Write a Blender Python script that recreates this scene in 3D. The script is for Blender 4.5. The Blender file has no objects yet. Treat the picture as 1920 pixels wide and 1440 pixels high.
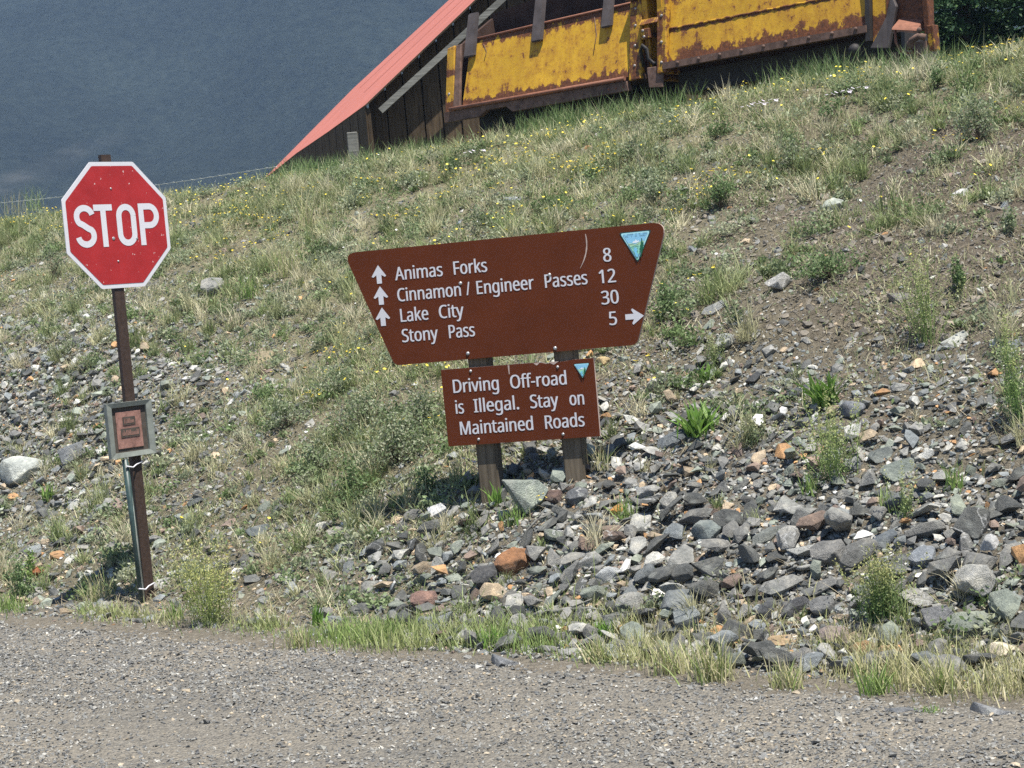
import bpy, bmesh, math, random
import numpy as np
from math import radians, sin, cos, pi
from mathutils import Vector, Matrix

SC = bpy.context.scene
COL = SC.collection
rng = np.random.default_rng(11)
random.seed(5)

# ------------------------------------------------------------------ camera
F, ROLL, PITCH = 3400.0, radians(5.2), radians(2.56)
CAM = np.array([0.0, 0.0, 1.6])
_f = np.array([0, cos(PITCH), -sin(PITCH)])
_r = np.array([1.0, 0, 0])
_u = np.array([0, sin(PITCH), cos(PITCH)])
CR = cos(ROLL) * _r - sin(ROLL) * _u
CU = sin(ROLL) * _r + cos(ROLL) * _u
cd = bpy.data.cameras.new("camera")
cd.sensor_width = 36.0
cd.lens = 36.0 * F / 1920.0
cd.clip_start, cd.clip_end = 0.1, 6000.0
cam = bpy.data.objects.new("camera", cd)
COL.objects.link(cam)
M = Matrix.Identity(4)
for i in range(3):
    M[i][0], M[i][1], M[i][2], M[i][3] = CR[i], CU[i], -_f[i], CAM[i]
cam.matrix_world = M
SC.camera = cam

# ------------------------------------------------------------------ light
SUN_EL = radians(70)
SUN_AZ = math.atan2(-0.80, 0.60)          # direction to the sun, counted from +x
w = bpy.data.worlds.new("World"); SC.world = w; w.use_nodes = True
wn = w.node_tree
sky = wn.nodes.new("ShaderNodeTexSky"); sky.sky_type = 'NISHITA'; sky.sun_disc = False
sky.sun_elevation = SUN_EL
sky.sun_rotation = radians(90) - SUN_AZ
sky.altitude = 2900
wn.links.new(sky.outputs[0], wn.nodes["Background"].inputs[0])
wn.nodes["Background"].inputs[1].default_value = 0.09
sl = bpy.data.lights.new("sun", 'SUN'); sl.energy = 5.0; sl.angle = radians(0.5); sl.color = (1.0, 0.955, 0.88)
so = bpy.data.objects.new("sun", sl); COL.objects.link(so)
sd = Vector((cos(SUN_EL) * cos(SUN_AZ), cos(SUN_EL) * sin(SUN_AZ), sin(SUN_EL)))
so.rotation_euler = sd.to_track_quat('Z', 'Y').to_euler()
so.location = (3, -6, 20)
vs = SC.view_settings
vs.view_transform = 'Standard'; vs.look = 'None'; vs.exposure = 1.0; vs.gamma = 1.0; vs.use_curve_mapping = False
try:
    SC.cycles.use_denoising = False
    SC.cycles.max_bounces = 6; SC.cycles.diffuse_bounces = 3; SC.cycles.glossy_bounces = 2
    SC.cycles.transmission_bounces = 3; SC.cycles.volume_bounces = 0
    SC.cycles.sample_clamp_indirect = 6.0
except Exception:
    pass

# ------------------------------------------------------------------ layout helpers
def sight(px, py):
    return _f + CR * ((px - 960) / F) + CU * ((720 - py) / F)

def project(P):
    d = np.asarray(P) - CAM
    Z = d @ _f
    Z = np.where(np.abs(Z) < 1e-6, 1e-6, Z)
    return 960 + F * (d @ CR) / Z, 720 - F * (d @ CU) / Z, Z

def on_plane(px, py, p, n):
    d = sight(px, py); n = np.asarray(n, float)
    return CAM + d * (((np.asarray(p) - CAM) @ n) / (d @ n))

EDGE0 = np.array([-3.14, 10.7])
EV = np.array([0.757, -0.653]); EV /= np.linalg.norm(EV)     # along the road edge
NV = np.array([-EV[1], EV[0]])                               # up the bank
def to_st(x, y):
    return (x - EDGE0[0]) * NV[0] + (y - EDGE0[1]) * NV[1], (x - EDGE0[0]) * EV[0] + (y - EDGE0[1]) * EV[1]
def to_xy(s, t):
    return EDGE0[0] + s * NV[0] + t * EV[0], EDGE0[1] + s * NV[1] + t * EV[1]

_tab = np.random.default_rng(3).random((256, 256))
def vnoise(x, y):
    x = np.asarray(x, float); y = np.asarray(y, float)
    xi = np.floor(x).astype(int); yi = np.floor(y).astype(int)
    fx = x - xi; fy = y - yi
    fx = fx * fx * (3 - 2 * fx); fy = fy * fy * (3 - 2 * fy)
    g = lambda a, b: _tab[a & 255, b & 255]
    return ((g(xi, yi) * (1 - fx) + g(xi + 1, yi) * fx) * (1 - fy) + (g(xi, yi + 1) * (1 - fx) + g(xi + 1, yi + 1) * fx) * fy) - 0.5
def fbm(x, y, o=4):
    v = 0; a = 1.0
    for k in range(o):
        v = v + a * vnoise(x * 2 ** k + 17 * k, y * 2 ** k + 31 * k); a *= 0.5
    return v

def ground_st(s, t):
    s = np.asarray(s, float); t = np.asarray(t, float)
    k = 0.10
    up = 0.51 * k * np.log1p(np.exp(np.clip((s - 0.62) / k, -60, 60)))
    top = 3.40 + 0.012 * np.clip(s - 7, 0, 60) + 0.10 * np.clip((t + 4.4) / 2.2, 0, 1) * np.clip((12 - s) / 3, 0, 1) - 0.06 * np.clip((t - 0.5) / 2, 0, 1)
    k2 = 0.10
    z = -k2 * np.log(np.exp(-np.clip(up, -5, 40) / k2) + np.exp(-top / k2))
    z = z + (0.03 + 0.13 * np.clip((t + 3.6) / 2.4, 0, 1) - 0.07 * np.clip((t - 1.0) / 1.0, 0, 1)) * np.exp(-((s - 7.75) / 0.42) ** 2)      # low grassy berm at the lip of the bench
    m = np.clip((s - 0.3) / 1.2, 0, 1) * np.clip((12 - s) / 4, 0, 1)
    z = z + m * (0.16 * fbm(s * 0.55 + 5, t * 0.55, 3) + 0.05 * fbm(s * 2.3, t * 2.3 + 9, 3))
    # shallow gully in the bare soil on the right, sign pad kept level
    z = z - 0.10 * np.exp(-((t - 3.2 + 0.25 * (s - 4)) / 0.5) ** 2) * np.clip((s - 3.2) / 1.5, 0, 1) * np.clip((7.2 - s) / 1.0, 0, 1)
    z = z + 0.012 * fbm(s * 1.1, t * 0.8 + 3, 3) * np.clip(-s * 2, 0, 1)
    return z
def ground(x, y):
    return ground_st(*to_st(x, y))
def normal(x, y, e=0.06):
    zx = (ground(x + e, y) - ground(x - e, y)) / (2 * e)
    zy = (ground(x, y + e) - ground(x, y - e)) / (2 * e)
    n = np.array([-zx, -zy, 1.0]); return n / np.linalg.norm(n)

def hits(px, py):
    """where lines of sight meet the ground (arrays)"""
    px = np.atleast_1d(np.asarray(px, float)); py = np.atleast_1d(np.asarray(py, float))
    d = _f[None] + CR[None] * ((px - 960) / F)[:, None] + CU[None] * ((720 - py) / F)[:, None]
    D = np.full(len(px), 4.5); done = np.zeros(len(px), bool)
    for k in range(1300):
        P = CAM + d * D[:, None]
        done |= P[:, 2] < ground(P[:, 0], P[:, 1])
        D = np.where(done, D, D + 0.02)
        if done.all(): break
    D = D - 0.01
    return CAM + d * D[:, None], done
def hit(px, py):
    P, ok = hits([px], [py]); return P[0]

# how much rock / grass / flowers grow where: sampled from a survey of the bank
GRASS = [[8,8,8,8,8,8,9,9,9,9,9,9],[8,8,8,8,9,9,9,9,8,7,6,6],[9,9,8,8,8,7,6,6,5,4,3,4],[6,6,6,7,8,7,5,4,4,4,4,4],[3,3,4,7,9,7,5,3,2,2,3,3],[4,4,5,6,8,6,2,1,1,2,1,2],[6,6,6,6,5,4,2,1,1,1,1,1],[6,6,7,7,7,6,5,4,4,3,3,3],[0,0,1,2,3,4,4,4,4,4,4,4]]
ROCK = [[0,0,0,0,0,0,0,0,0,0,0,0],[0,0,0,0,0,0,1,1,1,1,1,1],[1,1,1,1,1,2,2,3,3,3,3,3],[4,4,3,2,1,2,3,3,4,4,4,4],[8,8,6,4,2,2,4,6,6,5,5,5],[6,6,4,2,2,5,8,9,9,8,8,7],[5,5,4,4,6,8,9,9,9,9,9,9],[2,2,2,3,5,8,8,8,8,8,8,8],[0,0,0,0,1,1,1,1,1,2,2,2]]
FLOWER = [[0,0,0,0,0,3,6,7,8,8,8,8],[0,2,4,5,6,6,7,6,4,4,4,4],[4,6,7,4,3,6,6,5,5,4,1,2],[1,1,1,2,5,6,5,5,3,1,1,1],[0,0,1,2,7,6,3,1,0,0,1,0],[0,0,0,0,2,1,0,0,0,0,0,0],[0,0,3,1,0,0,0,0,0,0,0,0],[0,0,0,0,0,0,0,0,0,0,0,0],[0]*12]
SOIL = [[0]*12,[1,1,1,1,1,1,1,1,3,6,8,8],[1,1,2,2,3,3,3,4,6,8,9,8],[3,3,3,2,2,3,4,5,6,7,7,7],[3,3,3,3,2,2,4,6,6,6,6,7],[4,4,4,4,3,4,5,6,6,6,6,6],[5,5,5,5,5,5,5,6,6,6,6,6],[4,4,4,4,4,4,4,4,4,4,4,4],[5]*12]
def survey(tab, x, y, z):
    px, py, Z = project(np.stack([x, y, z], -1))
    T = np.array(tab, float) / 9.0
    gx = np.clip(px / 160 - 0.5, 0, 10.999); gy = np.clip(py / 160 - 0.5, 0, 7.999)
    ix = gx.astype(int); iy = gy.astype(int); fx = gx - ix; fy = gy - iy
    return (T[iy, ix] * (1 - fx) + T[iy, ix + 1] * fx) * (1 - fy) + (T[iy + 1, ix] * (1 - fx) + T[iy + 1, ix + 1] * fx) * fy

# ------------------------------------------------------------------ object helpers
def tag(o, label=None, cat=None, group=None, kind=None):
    if label: o["label"] = label
    if cat: o["category"] = cat
    if group: o["group"] = group
    if kind: o["kind"] = kind
    return o
def empty(name, loc=(0, 0, 0), rot=(0, 0, 0)):
    o = bpy.data.objects.new(name, None); COL.objects.link(o); o.location = loc; o.rotation_euler = rot
    o.empty_display_size = 0.1
    return o
def link(name, me, parent=None, mat=None):
    if mat is not None:
        for m in (mat if isinstance(mat, (list, tuple)) else [mat]): me.materials.append(m)
    o = bpy.data.objects.new(name, me); COL.objects.link(o)
    if parent is not None: o.parent = parent
    return o
def np_mesh(name, V, faces, colors=None, smooth=False):
    """V (n,3); faces: list of integer arrays (m,k)"""
    me = bpy.data.meshes.new(name)
    V = np.asarray(V, np.float32)
    me.vertices.add(len(V)); me.vertices.foreach_set("co", V.ravel())
    loops = np.concatenate([f.ravel() for f in faces]).astype(np.int32)
    tot = np.concatenate([np.full(len(f), f.shape[1], np.int32) for f in faces])
    start = np.concatenate([[0], np.cumsum(tot)[:-1]]).astype(np.int32)
    me.loops.add(len(loops)); me.loops.foreach_set("vertex_index", loops)
    me.polygons.add(len(tot)); me.polygons.foreach_set("loop_start", start)
    try: me.polygons.foreach_set("loop_total", tot)
    except Exception: pass
    me.update(calc_edges=True)
    me.polygons.foreach_set("use_smooth", np.full(len(tot), smooth))
    if colors is not None:
        a = me.attributes.new("col", 'FLOAT_COLOR', 'POINT')
        c = np.ones((len(V), 4), np.float32); c[:, :3] = colors
        a.data.foreach_set("color", c.ravel())
    me.validate(); me.update()
    return me

class Solid:
    """collects boxes, prisms, rods and knobs into one mesh"""
    def __init__(self): self.bm = bmesh.new()
    def box(self, x0, x1, y0, y1, z0, z1, mi=0):
        vs_ = [self.bm.verts.new(p) for p in ((x0,y0,z0),(x1,y0,z0),(x1,y1,z0),(x0,y1,z0),(x0,y0,z1),(x1,y0,z1),(x1,y1,z1),(x0,y1,z1))]
        for f in ((0,3,2,1),(4,5,6,7),(0,1,5,4),(1,2,6,5),(2,3,7,6),(3,0,4,7)):
            self.bm.faces.new([vs_[i] for i in f]).material_index = mi
        return self
    def hexa(self, pts, mi=0):
        vs_ = [self.bm.verts.new(p) for p in pts]
        for f in ((0,3,2,1),(4,5,6,7),(0,1,5,4),(1,2,6,5),(2,3,7,6),(3,0,4,7)):
            self.bm.faces.new([vs_[i] for i in f]).material_index = mi
        return self
    def prism(self, poly, vec, mi=0):
        """poly: list of 3-D points; extruded along vec"""
        vec = Vector(vec)
        a = [self.bm.verts.new(p) for p in poly]; b = [self.bm.verts.new(Vector(p) + vec) for p in poly]
        n = len(a)
        fs = [self.bm.faces.new(a), self.bm.faces.new(b[::-1])]
        for i in range(n): fs.append(self.bm.faces.new([a[(i + 1) % n], a[i], b[i], b[(i + 1) % n]]))
        for f in fs: f.material_index = mi
        return self
    def rod(self, path, r, n=8, mi=0, cap=True):
        path = [Vector(p) for p in path]; rr = r if isinstance(r, (list, tuple)) else [r] * len(path)
        rings = []
        for i, p in enumerate(path):
            d = (path[min(i + 1, len(path) - 1)] - path[max(i - 1, 0)]).normalized()
            a = d.orthogonal().normalized() if i == 0 else (a - d * a.dot(d)).normalized()
            b = d.cross(a)
            rings.append([self.bm.verts.new(p + (a * cos(2 * pi * k / n) + b * sin(2 * pi * k / n)) * rr[i]) for k in range(n)])
        for q in range(len(rings) - 1):
            for k in range(n):
                f = self.bm.faces.new([rings[q][k], rings[q][(k + 1) % n], rings[q + 1][(k + 1) % n], rings[q + 1][k]]); f.smooth = True; f.material_index = mi
        if cap:
            self.bm.faces.new(rings[0][::-1]).material_index = mi; self.bm.faces.new(rings[-1]).material_index = mi
        return self
    def knob(self, c, r, axis=(0, -1, 0), mi=0, flat=0.6):
        m = Matrix.Translation(c) @ Vector(axis).to_track_quat('Z', 'Y').to_matrix().to_4x4() @ Matrix.Diagonal((r, r, r * flat, 1))
        g = bmesh.ops.create_uvsphere(self.bm, u_segments=10, v_segments=6, radius=1, matrix=m)
        for v in g['verts']:
            for f in v.link_faces: f.smooth = True; f.material_index = mi
        return self
    def bevel(self, w_, seg=1):
        bmesh.ops.remove_doubles(self.bm, verts=self.bm.verts, dist=1e-5)
        bmesh.ops.bevel(self.bm, geom=[e for e in self.bm.edges], offset=w_, segments=seg, affect='EDGES', clamp_overlap=True)
        return self
    def mesh(self, name):
        bmesh.ops.recalc_face_normals(self.bm, faces=self.bm.faces)
        me = bpy.data.meshes.new(name); self.bm.to_mesh(me); self.bm.free(); return me
    def build(self, name, mat, parent=None):
        return link(name, self.mesh(name), parent, mat)

# ------------------------------------------------------------------ materials
def mat(name, rough=0.7, spec=0.4):
    m = bpy.data.materials.new(name); m.use_nodes = True
    b = m.node_tree.nodes["Principled BSDF"]
    b.inputs["Roughness"].default_value = rough
    b.inputs["Specular IOR Level"].default_value = spec
    return m, m.node_tree, b
def nd(t, kind, **kw):
    n = t.nodes.new(kind)
    for k, v in kw.items():
        if k in n.inputs.keys(): n.inputs[k].default_value = v
        else: setattr(n, k, v)
    return n
def noise(t, scale, detail=4, rough=0.55, coord=None, dim=None):
    n = nd(t, "ShaderNodeTexNoise", Scale=scale, Detail=detail, Roughness=rough)
    if coord is not None: t.links.new(coord, n.inputs["Vector"])
    return n
def ramp(t, src, stops, interp='LINEAR'):
    r = t.nodes.new("ShaderNodeValToRGB"); r.color_ramp.interpolation = interp
    el = r.color_ramp.elements
    while len(el) < len(stops): el.new(0.5)
    for e, (p, c) in zip(el, stops):
        e.position = p; e.color = (*c, 1) if len(c) == 3 else c
    t.links.new(src, r.inputs[0]); return r
def mix(t, fac, a, b, mode='MIX'):
    m = t.nodes.new("ShaderNodeMix"); m.data_type = 'RGBA'; m.blend_type = mode
    def put(sock, v):
        if hasattr(v, "is_linked") or hasattr(v, "links"): t.links.new(v, sock)
        elif isinstance(v, (int, float)): sock.default_value = v
        else: sock.default_value = (*v, 1)
    put(m.inputs[0], fac); put(m.inputs[6], a); put(m.inputs[7], b)
    return m.outputs[2]
def bump(t, b, height, strength=0.4, dist=0.01):
    n = nd(t, "ShaderNodeBump", Strength=strength, Distance=dist)
    t.links.new(height, n.inputs["Height"]); t.links.new(n.outputs[0], b.inputs["Normal"]); return n
def coords(t, which="Object"):
    return t.nodes.new("ShaderNodeTexCoord").outputs[which]
def plain(name, col, rough=0.6, spec=0.4, var=0.12, scale=12.0, metal=0.0):
    m, t, b = mat(name, rough, spec)
    c = coords(t); n = noise(t, scale, 5, 0.6, c)
    d = tuple(x * (1 - var) for x in col); l = tuple(min(1, x * (1 + var)) for x in col)
    r = ramp(t, n.outputs[0], [(0.3, d), (0.7, l)])
    t.links.new(r.outputs[0], b.inputs["Base Color"]); b.inputs["Metallic"].default_value = metal
    bump(t, b, n.outputs[0], 0.15, 0.003)
    return m

def soil_material():
    m, t, b = mat("soil", 0.95, 0.15)
    at = nd(t, "ShaderNodeAttribute", attribute_name="col")
    c = coords(t)
    n1 = noise(t, 2.2, 5, 0.6, c); n2 = noise(t, 26, 6, 0.7, c); n3 = noise(t, 110, 4, 0.7, c)
    base = mix(t, n1.outputs[0], (0.72, 0.72, 0.72), (1.25, 1.22, 1.2))
    a = mix(t, 1.0, at.outputs["Color"], base, 'MULTIPLY')
    sp = ramp(t, n2.outputs[0], [(0.30, (0.5, 0.48, 0.46)), (0.5, (1, 1, 1)), (0.72, (1.45, 1.42, 1.38))])
    a2 = mix(t, 1.0, a, sp.outputs[0], 'MULTIPLY')
    sp3 = ramp(t, n3.outputs[0], [(0.32, (0.62, 0.6, 0.58)), (0.6, (1.15, 1.15, 1.15))])
    a3 = mix(t, 1.0, a2, sp3.outputs[0], 'MULTIPLY')
    t.links.new(a3, b.inputs["Base Color"])
    add = nd(t, "ShaderNodeMath", operation='ADD'); t.links.new(n2.outputs[0], add.inputs[0]); t.links.new(n3.outputs[0], add.inputs[1])
    bump(t, b, add.outputs[0], 0.9, 0.03)
    return m
def road_material():
    m, t, b = mat("road_gravel", 0.95, 0.15)
    c = coords(t)
    n1 = noise(t, 0.9, 4, 0.6, c); n2 = noise(t, 55, 5, 0.7, c)
    v = nd(t, "ShaderNodeTexVoronoi", Scale=75.0); t.links.new(c, v.inputs["Vector"])
    mp = nd(t, "ShaderNodeMapping"); mp.inputs["Rotation"].default_value = (0, 0, -math.atan2(EV[1], EV[0])); mp.inputs["Scale"].default_value = (0.25, 2.2, 1); t.links.new(c, mp.inputs["Vector"])
    tk = noise(t, 1.0, 4, 0.6, mp.outputs[0])
    n1m = nd(t, "ShaderNodeMath", operation='ADD'); t.links.new(n1.outputs[0], n1m.inputs[0]); t.links.new(tk.outputs[0], n1m.inputs[1])
    n1h = nd(t, "ShaderNodeMath", operation='MULTIPLY'); n1h.inputs[1].default_value = 0.5; t.links.new(n1m.outputs[0], n1h.inputs[0])
    base = ramp(t, n1h.outputs[0], [(0.38, (0.195, 0.186, 0.165)), (0.62, (0.285, 0.258, 0.212))])
    cell = ramp(t, v.outputs["Color"], [(0.0, (0.55, 0.55, 0.56)), (0.5, (1, 1, 1)), (1.0, (1.35, 1.3, 1.2))])
    a = mix(t, 0.75, base.outputs[0], cell.outputs[0], 'MULTIPLY')
    sp = ramp(t, n2.outputs[0], [(0.3, (0.6, 0.6, 0.6)), (0.65, (1.15, 1.15, 1.15))])
    a2 = mix(t, 1.0, a, sp.outputs[0], 'MULTIPLY')
    t.links.new(a2, b.inputs["Base Color"])
    sub = nd(t, "ShaderNodeMath", operation='SUBTRACT'); t.links.new(n2.outputs[0], sub.inputs[0]); t.links.new(v.outputs["Distance"], sub.inputs[1])
    bump(t, b, sub.outputs[0], 0.9, 0.02)
    return m
def rock_material(name, per_object):
    m, t, b = mat(name, 0.55, 0.45)
    if per_object:
        oi = t.nodes.new("ShaderNodeObjectInfo"); colr = oi.outputs["Color"]; c = coords(t)
        off = nd(t, "ShaderNodeVectorMath", operation='ADD'); t.links.new(c, off.inputs[0])
        mul = nd(t, "ShaderNodeMath", operation='MULTIPLY'); mul.inputs[1].default_value = 40.0
        t.links.new(oi.outputs["Random"], mul.inputs[0]); t.links.new(mul.outputs[0], off.inputs[1]); c = off.outputs[0]
        sc = 1.0
    else:
        at = nd(t, "ShaderNodeAttribute", attribute_name="col"); colr = at.outputs["Color"]; c = coords(t); sc = 9.0
    n1 = noise(t, 1.1 * sc, 6, 0.62, c); n2 = noise(t, 6 * sc, 5, 0.7, c); n3 = noise(t, 22 * sc, 3, 0.7, c)
    k1 = ramp(t, n1.outputs[0], [(0.28, (0.62, 0.64, 0.65)), (0.5, (1, 1, 1)), (0.70, (1.55, 1.50, 1.40))])
    k2 = ramp(t, n2.outputs[0], [(0.3, (0.70, 0.70, 0.70)), (0.60, (1.10, 1.10, 1.10)), (0.76, (1.75, 1.72, 1.62))])
    a = mix(t, 1.0, colr, k1.outputs[0], 'MULTIPLY'); a = mix(t, 1.0, a, k2.outputs[0], 'MULTIPLY')
    if per_object:       # pale quartz veins and lichen
        wv = noise(t, 0.45, 3, 0.5, c); n4 = noise(t, 0.9, 2, 0.5, c)
        vr = ramp(t, wv.outputs[0], [(0.494, (0, 0, 0)), (0.499, (1, 1, 1)), (0.503, (1, 1, 1)), (0.508, (0, 0, 0))])
        gate = ramp(t, oi.outputs["Random"], [(0.80, (0, 0, 0)), (0.81, (0.8,) * 3)])
        lic = ramp(t, n4.outputs[0], [(0.60, (0, 0, 0)), (0.68, (0.35,) * 3)])
        g2 = nd(t, "ShaderNodeMath", operation='MULTIPLY'); t.links.new(vr.outputs[0], g2.inputs[0]); t.links.new(gate.outputs[0], g2.inputs[1])
        a = mix(t, lic.outputs[0], a, (0.36, 0.37, 0.33))
        a = mix(t, g2.outputs[0], a, (0.5, 0.5, 0.48))
    t.links.new(a, b.inputs["Base Color"])
    add = nd(t, "ShaderNodeMath", operation='ADD'); t.links.new(n2.outputs[0], add.inputs[0]); t.links.new(n3.outputs[0], add.inputs[1])
    bump(t, b, add.outputs[0], 0.55, 0.28 if per_object else 0.010)
    rr = ramp(t, n2.outputs[0], [(0.3, (0.34,) * 3), (0.7, (0.70,) * 3)])
    t.links.new(rr.outputs[0], b.inputs["Roughness"])
    return m
def leaf_material(name, trans=0.35, gloss=0.25):
    m = bpy.data.materials.new(name); m.use_nodes = True; t = m.node_tree
    b = t.nodes["Principled BSDF"]; out = t.nodes["Material Output"]
    at = nd(t, "ShaderNodeAttribute", attribute_name="col")
    b.inputs["Roughness"].default_value = 0.55; b.inputs["Specular IOR Level"].default_value = gloss
    t.links.new(at.outputs["Color"], b.inputs["Base Color"])
    tr = t.nodes.new("ShaderNodeBsdfTranslucent"); t.links.new(at.outputs["Color"], tr.inputs[0])
    ms = t.nodes.new("ShaderNodeMixShader"); ms.inputs[0].default_value = trans
    t.links.new(b.outputs[0], ms.inputs[1]); t.links.new(tr.outputs[0], ms.inputs[2]); t.links.new(ms.outputs[0], out.inputs[0])
    return m
def rusty_paint(name, paint, amount=0.5, seed=0.0, edges=()):
    """old paint breaking up into rust; edges = heights where water sits and rust starts, running down in streaks"""
    m, t, b = mat(name, 0.62, 0.25)
    c0 = coords(t); mp = nd(t, "ShaderNodeMapping"); mp.inputs["Location"].default_value = (seed, seed * 0.7, seed * 1.3)
    t.links.new(c0, mp.inputs["Vector"]); c = mp.outputs[0]
    st = nd(t, "ShaderNodeMapping"); st.inputs["Scale"].default_value = (5.5, 5.5, 0.85); t.links.new(c, st.inputs["Vector"])
    big = noise(t, 1.3, 5, 0.6, c); chip = noise(t, 7.5, 9, 0.78, c); fine = noise(t, 30, 4, 0.7, c); drip = noise(t, 2.0, 5, 0.62, st.outputs[0]); sp = noise(t, 75, 2, 0.6, c)
    M_ = lambda op, x, y: (lambda n: ([t.links.new(v, n.inputs[k]) if not isinstance(v, (int, float)) else setattr(n.inputs[k], "default_value", v) for k, v in enumerate((x, y))], n.outputs[0])[1])(nd(t, "ShaderNodeMath", operation=op))
    p1 = ramp(t, big.outputs[0], [(0.3, tuple(x * 0.80 for x in paint)), (0.7, tuple(min(1, x * 1.12) for x in paint))])
    rust = ramp(t, fine.outputs[0], [(0.3, (0.05, 0.024, 0.015)), (0.55, (0.14, 0.052, 0.022)), (0.75, (0.26, 0.105, 0.04))])
    sep = nd(t, "ShaderNodeSeparateXYZ"); t.links.new(c0, sep.inputs[0])
    edge = None
    for z_, w_ in edges:
        d = M_('SUBTRACT', 1.0, M_('MULTIPLY', M_('ABSOLUTE', M_('SUBTRACT', sep.outputs[2], z_), 0.0), 1.0 / w_)); d = M_('MAXIMUM', d, 0.0)
        edge = d if edge is None else M_('MAXIMUM', edge, d)
    stain = ramp(t, drip.outputs[0], [(0.47, (0, 0, 0)), (0.72, (0.85,) * 3)])
    wash = M_('MULTIPLY', stain.outputs[0], ramp(t, big.outputs[0], [(0.35, (0.15,) * 3), (0.62, (1,) * 3)]).outputs[0])
    a = mix(t, wash, p1.outputs[0], (0.30, 0.125, 0.022))
    f = M_('ADD', M_('MULTIPLY', chip.outputs[0], 0.62), M_('MULTIPLY', drip.outputs[0], 0.38))
    if edge is not None: f = M_('ADD', f, M_('MULTIPLY', edge, 0.20))
    thr = 0.68 - 0.16 * amount
    mot = ramp(t, chip.outputs[0], [(0.46, (0, 0, 0)), (0.62, (0.75,) * 3)])
    a = mix(t, mot.outputs[0], a, (0.33, 0.15, 0.022))
    f1 = ramp(t, f, [(thr - 0.008, (0, 0, 0)), (thr + 0.015, (1, 1, 1))])
    a = mix(t, f1.outputs[0], a, rust.outputs[0])
    f2 = ramp(t, sp.outputs[0], [(0.68 - 0.04 * amount, (0, 0, 0)), (0.72 - 0.04 * amount, (0.9,) * 3)])
    a = mix(t, f2.outputs[0], a, (0.10, 0.04, 0.018))
    t.links.new(a, b.inputs["Base Color"]); bump(t, b, chip.outputs[0], 0.35, 0.012)
    return m
def wood(name, dark, light, axis=2, rough=0.85):
    m, t, b = mat(name, rough, 0.2)
    c = coords(t); mp = nd(t, "ShaderNodeMapping"); s = [14.0, 14.0, 14.0]; s[axis] = 0.9
    mp.inputs["Scale"].default_value = s; t.links.new(c, mp.inputs["Vector"])
    n = noise(t, 3.0, 6, 0.65, mp.outputs[0]); n2 = noise(t, 2.0, 4, 0.6, c)
    r = ramp(t, n.outputs[0], [(0.3, dark), (0.7, light)])
    r2 = ramp(t, n2.outputs[0], [(0.3, (0.65,) * 3), (0.7, (1.2,) * 3)])
    t.links.new(mix(t, 1.0, r.outputs[0], r2.outputs[0], 'MULTIPLY'), b.inputs["Base Color"])
    bump(t, b, n.outputs[0], 0.4, 0.006)
    return m

# ------------------------------------------------------------------ the ground
def axis(fine0, fine1, step, far0, far1):
    a = list(np.arange(fine0, fine1, step)); g = step; x = a[-1]
    while x < far1: g *= 1.35; x += g; a.append(x)
    g = step; x = fine0; pre = []
    while x > far0: g *= 1.35; x -= g; pre.append(x)
    return np.array(pre[::-1] + a)
ss = axis(-0.5, 9.5, 0.045, -500, 900); tt = axis(-17, 10, 0.055, -800, 800)
S, T = np.meshgrid(ss, tt, indexing='ij')
X, Y = to_xy(S, T); Z = ground_st(S, T)
Z = np.where(S < -0.35, Z - 0.05, Z)
n0, n1 = S.shape
idx = np.arange(n0 * n1).reshape(n0, n1)
quads = np.stack([idx[:-1, :-1], idx[:-1, 1:], idx[1:, 1:], idx[1:, :-1]], -1).reshape(-1, 4)[:, ::-1]
V = np.stack([X, Y, Z], -1).reshape(-1, 3)
so_ = np.clip(survey(SOIL, V[:, 0], V[:, 1], V[:, 2]) + 0.25 * fbm(V[:, 0] * 1.5, V[:, 1] * 1.5), 0, 1)
ro_ = survey(ROCK, V[:, 0], V[:, 1], V[:, 2])
thatch = np.array([0.285, 0.272, 0.165]); dirt = np.array([0.150, 0.126, 0.096]); scree = np.array([0.19, 0.175, 0.15])
gc = thatch * (1 - so_[:, None]) + dirt * so_[:, None]
gc = gc * (1 - 0.6 * ro_[:, None]) + scree * 0.6 * ro_[:, None]
nr = (np.clip((0.75 - S.reshape(-1)) / 0.5, 0, 1) * 0.85)[:, None]
gc = gc * (1 - nr) + np.array([0.245, 0.222, 0.182]) * nr
far = np.clip((S.reshape(-1) - 12) / 20, 0, 1)[:, None]
gc = gc * (1 - far) + np.array([0.09, 0.10, 0.05]) * far
MAT_SOIL = soil_material()
tag(link("ground", np_mesh("ground", V, [quads], gc, True), None, MAT_SOIL), kind="structure")

rs = axis(-7.5, 0.16, 0.05, -60, 0.17); rt = axis(-12, 9.5, 0.05, -300, 300)
rs = rs[rs <= 0.22]
S, T = np.meshgrid(rs, rt, indexing='ij')
wig = 0.10 * fbm(T * 0.9, T * 0.31, 4) + 0.03 * fbm(T * 6, T * 2, 2)
Sw = np.where(S > -1.0, S + wig * np.clip(S + 1, 0, 1), S)
X, Y = to_xy(Sw, T)
def road_z(s, t):
    """surface of the road, with a low ridge of loose gravel thrown to the edge"""
    x_, y_ = to_xy(s, t); e_ = np.clip((0.20 - s) / 0.5, 0, 1)
    w_ = 0.10 * fbm(t * 0.9, t * 0.31, 4)
    return ground_st(s, t) + 0.006 * e_ - 0.012 * (1 - e_) + 0.010 * fbm(x_ * 5, y_ * 5, 3) * e_ + 0.018 * np.exp(-((s + 0.95 + w_) / 0.22) ** 2) + 0.012 * np.exp(-((s + 2.3) / 0.3) ** 2)
Z = road_z(Sw, T)
n0, n1 = S.shape; idx = np.arange(n0 * n1).reshape(n0, n1)
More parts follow.
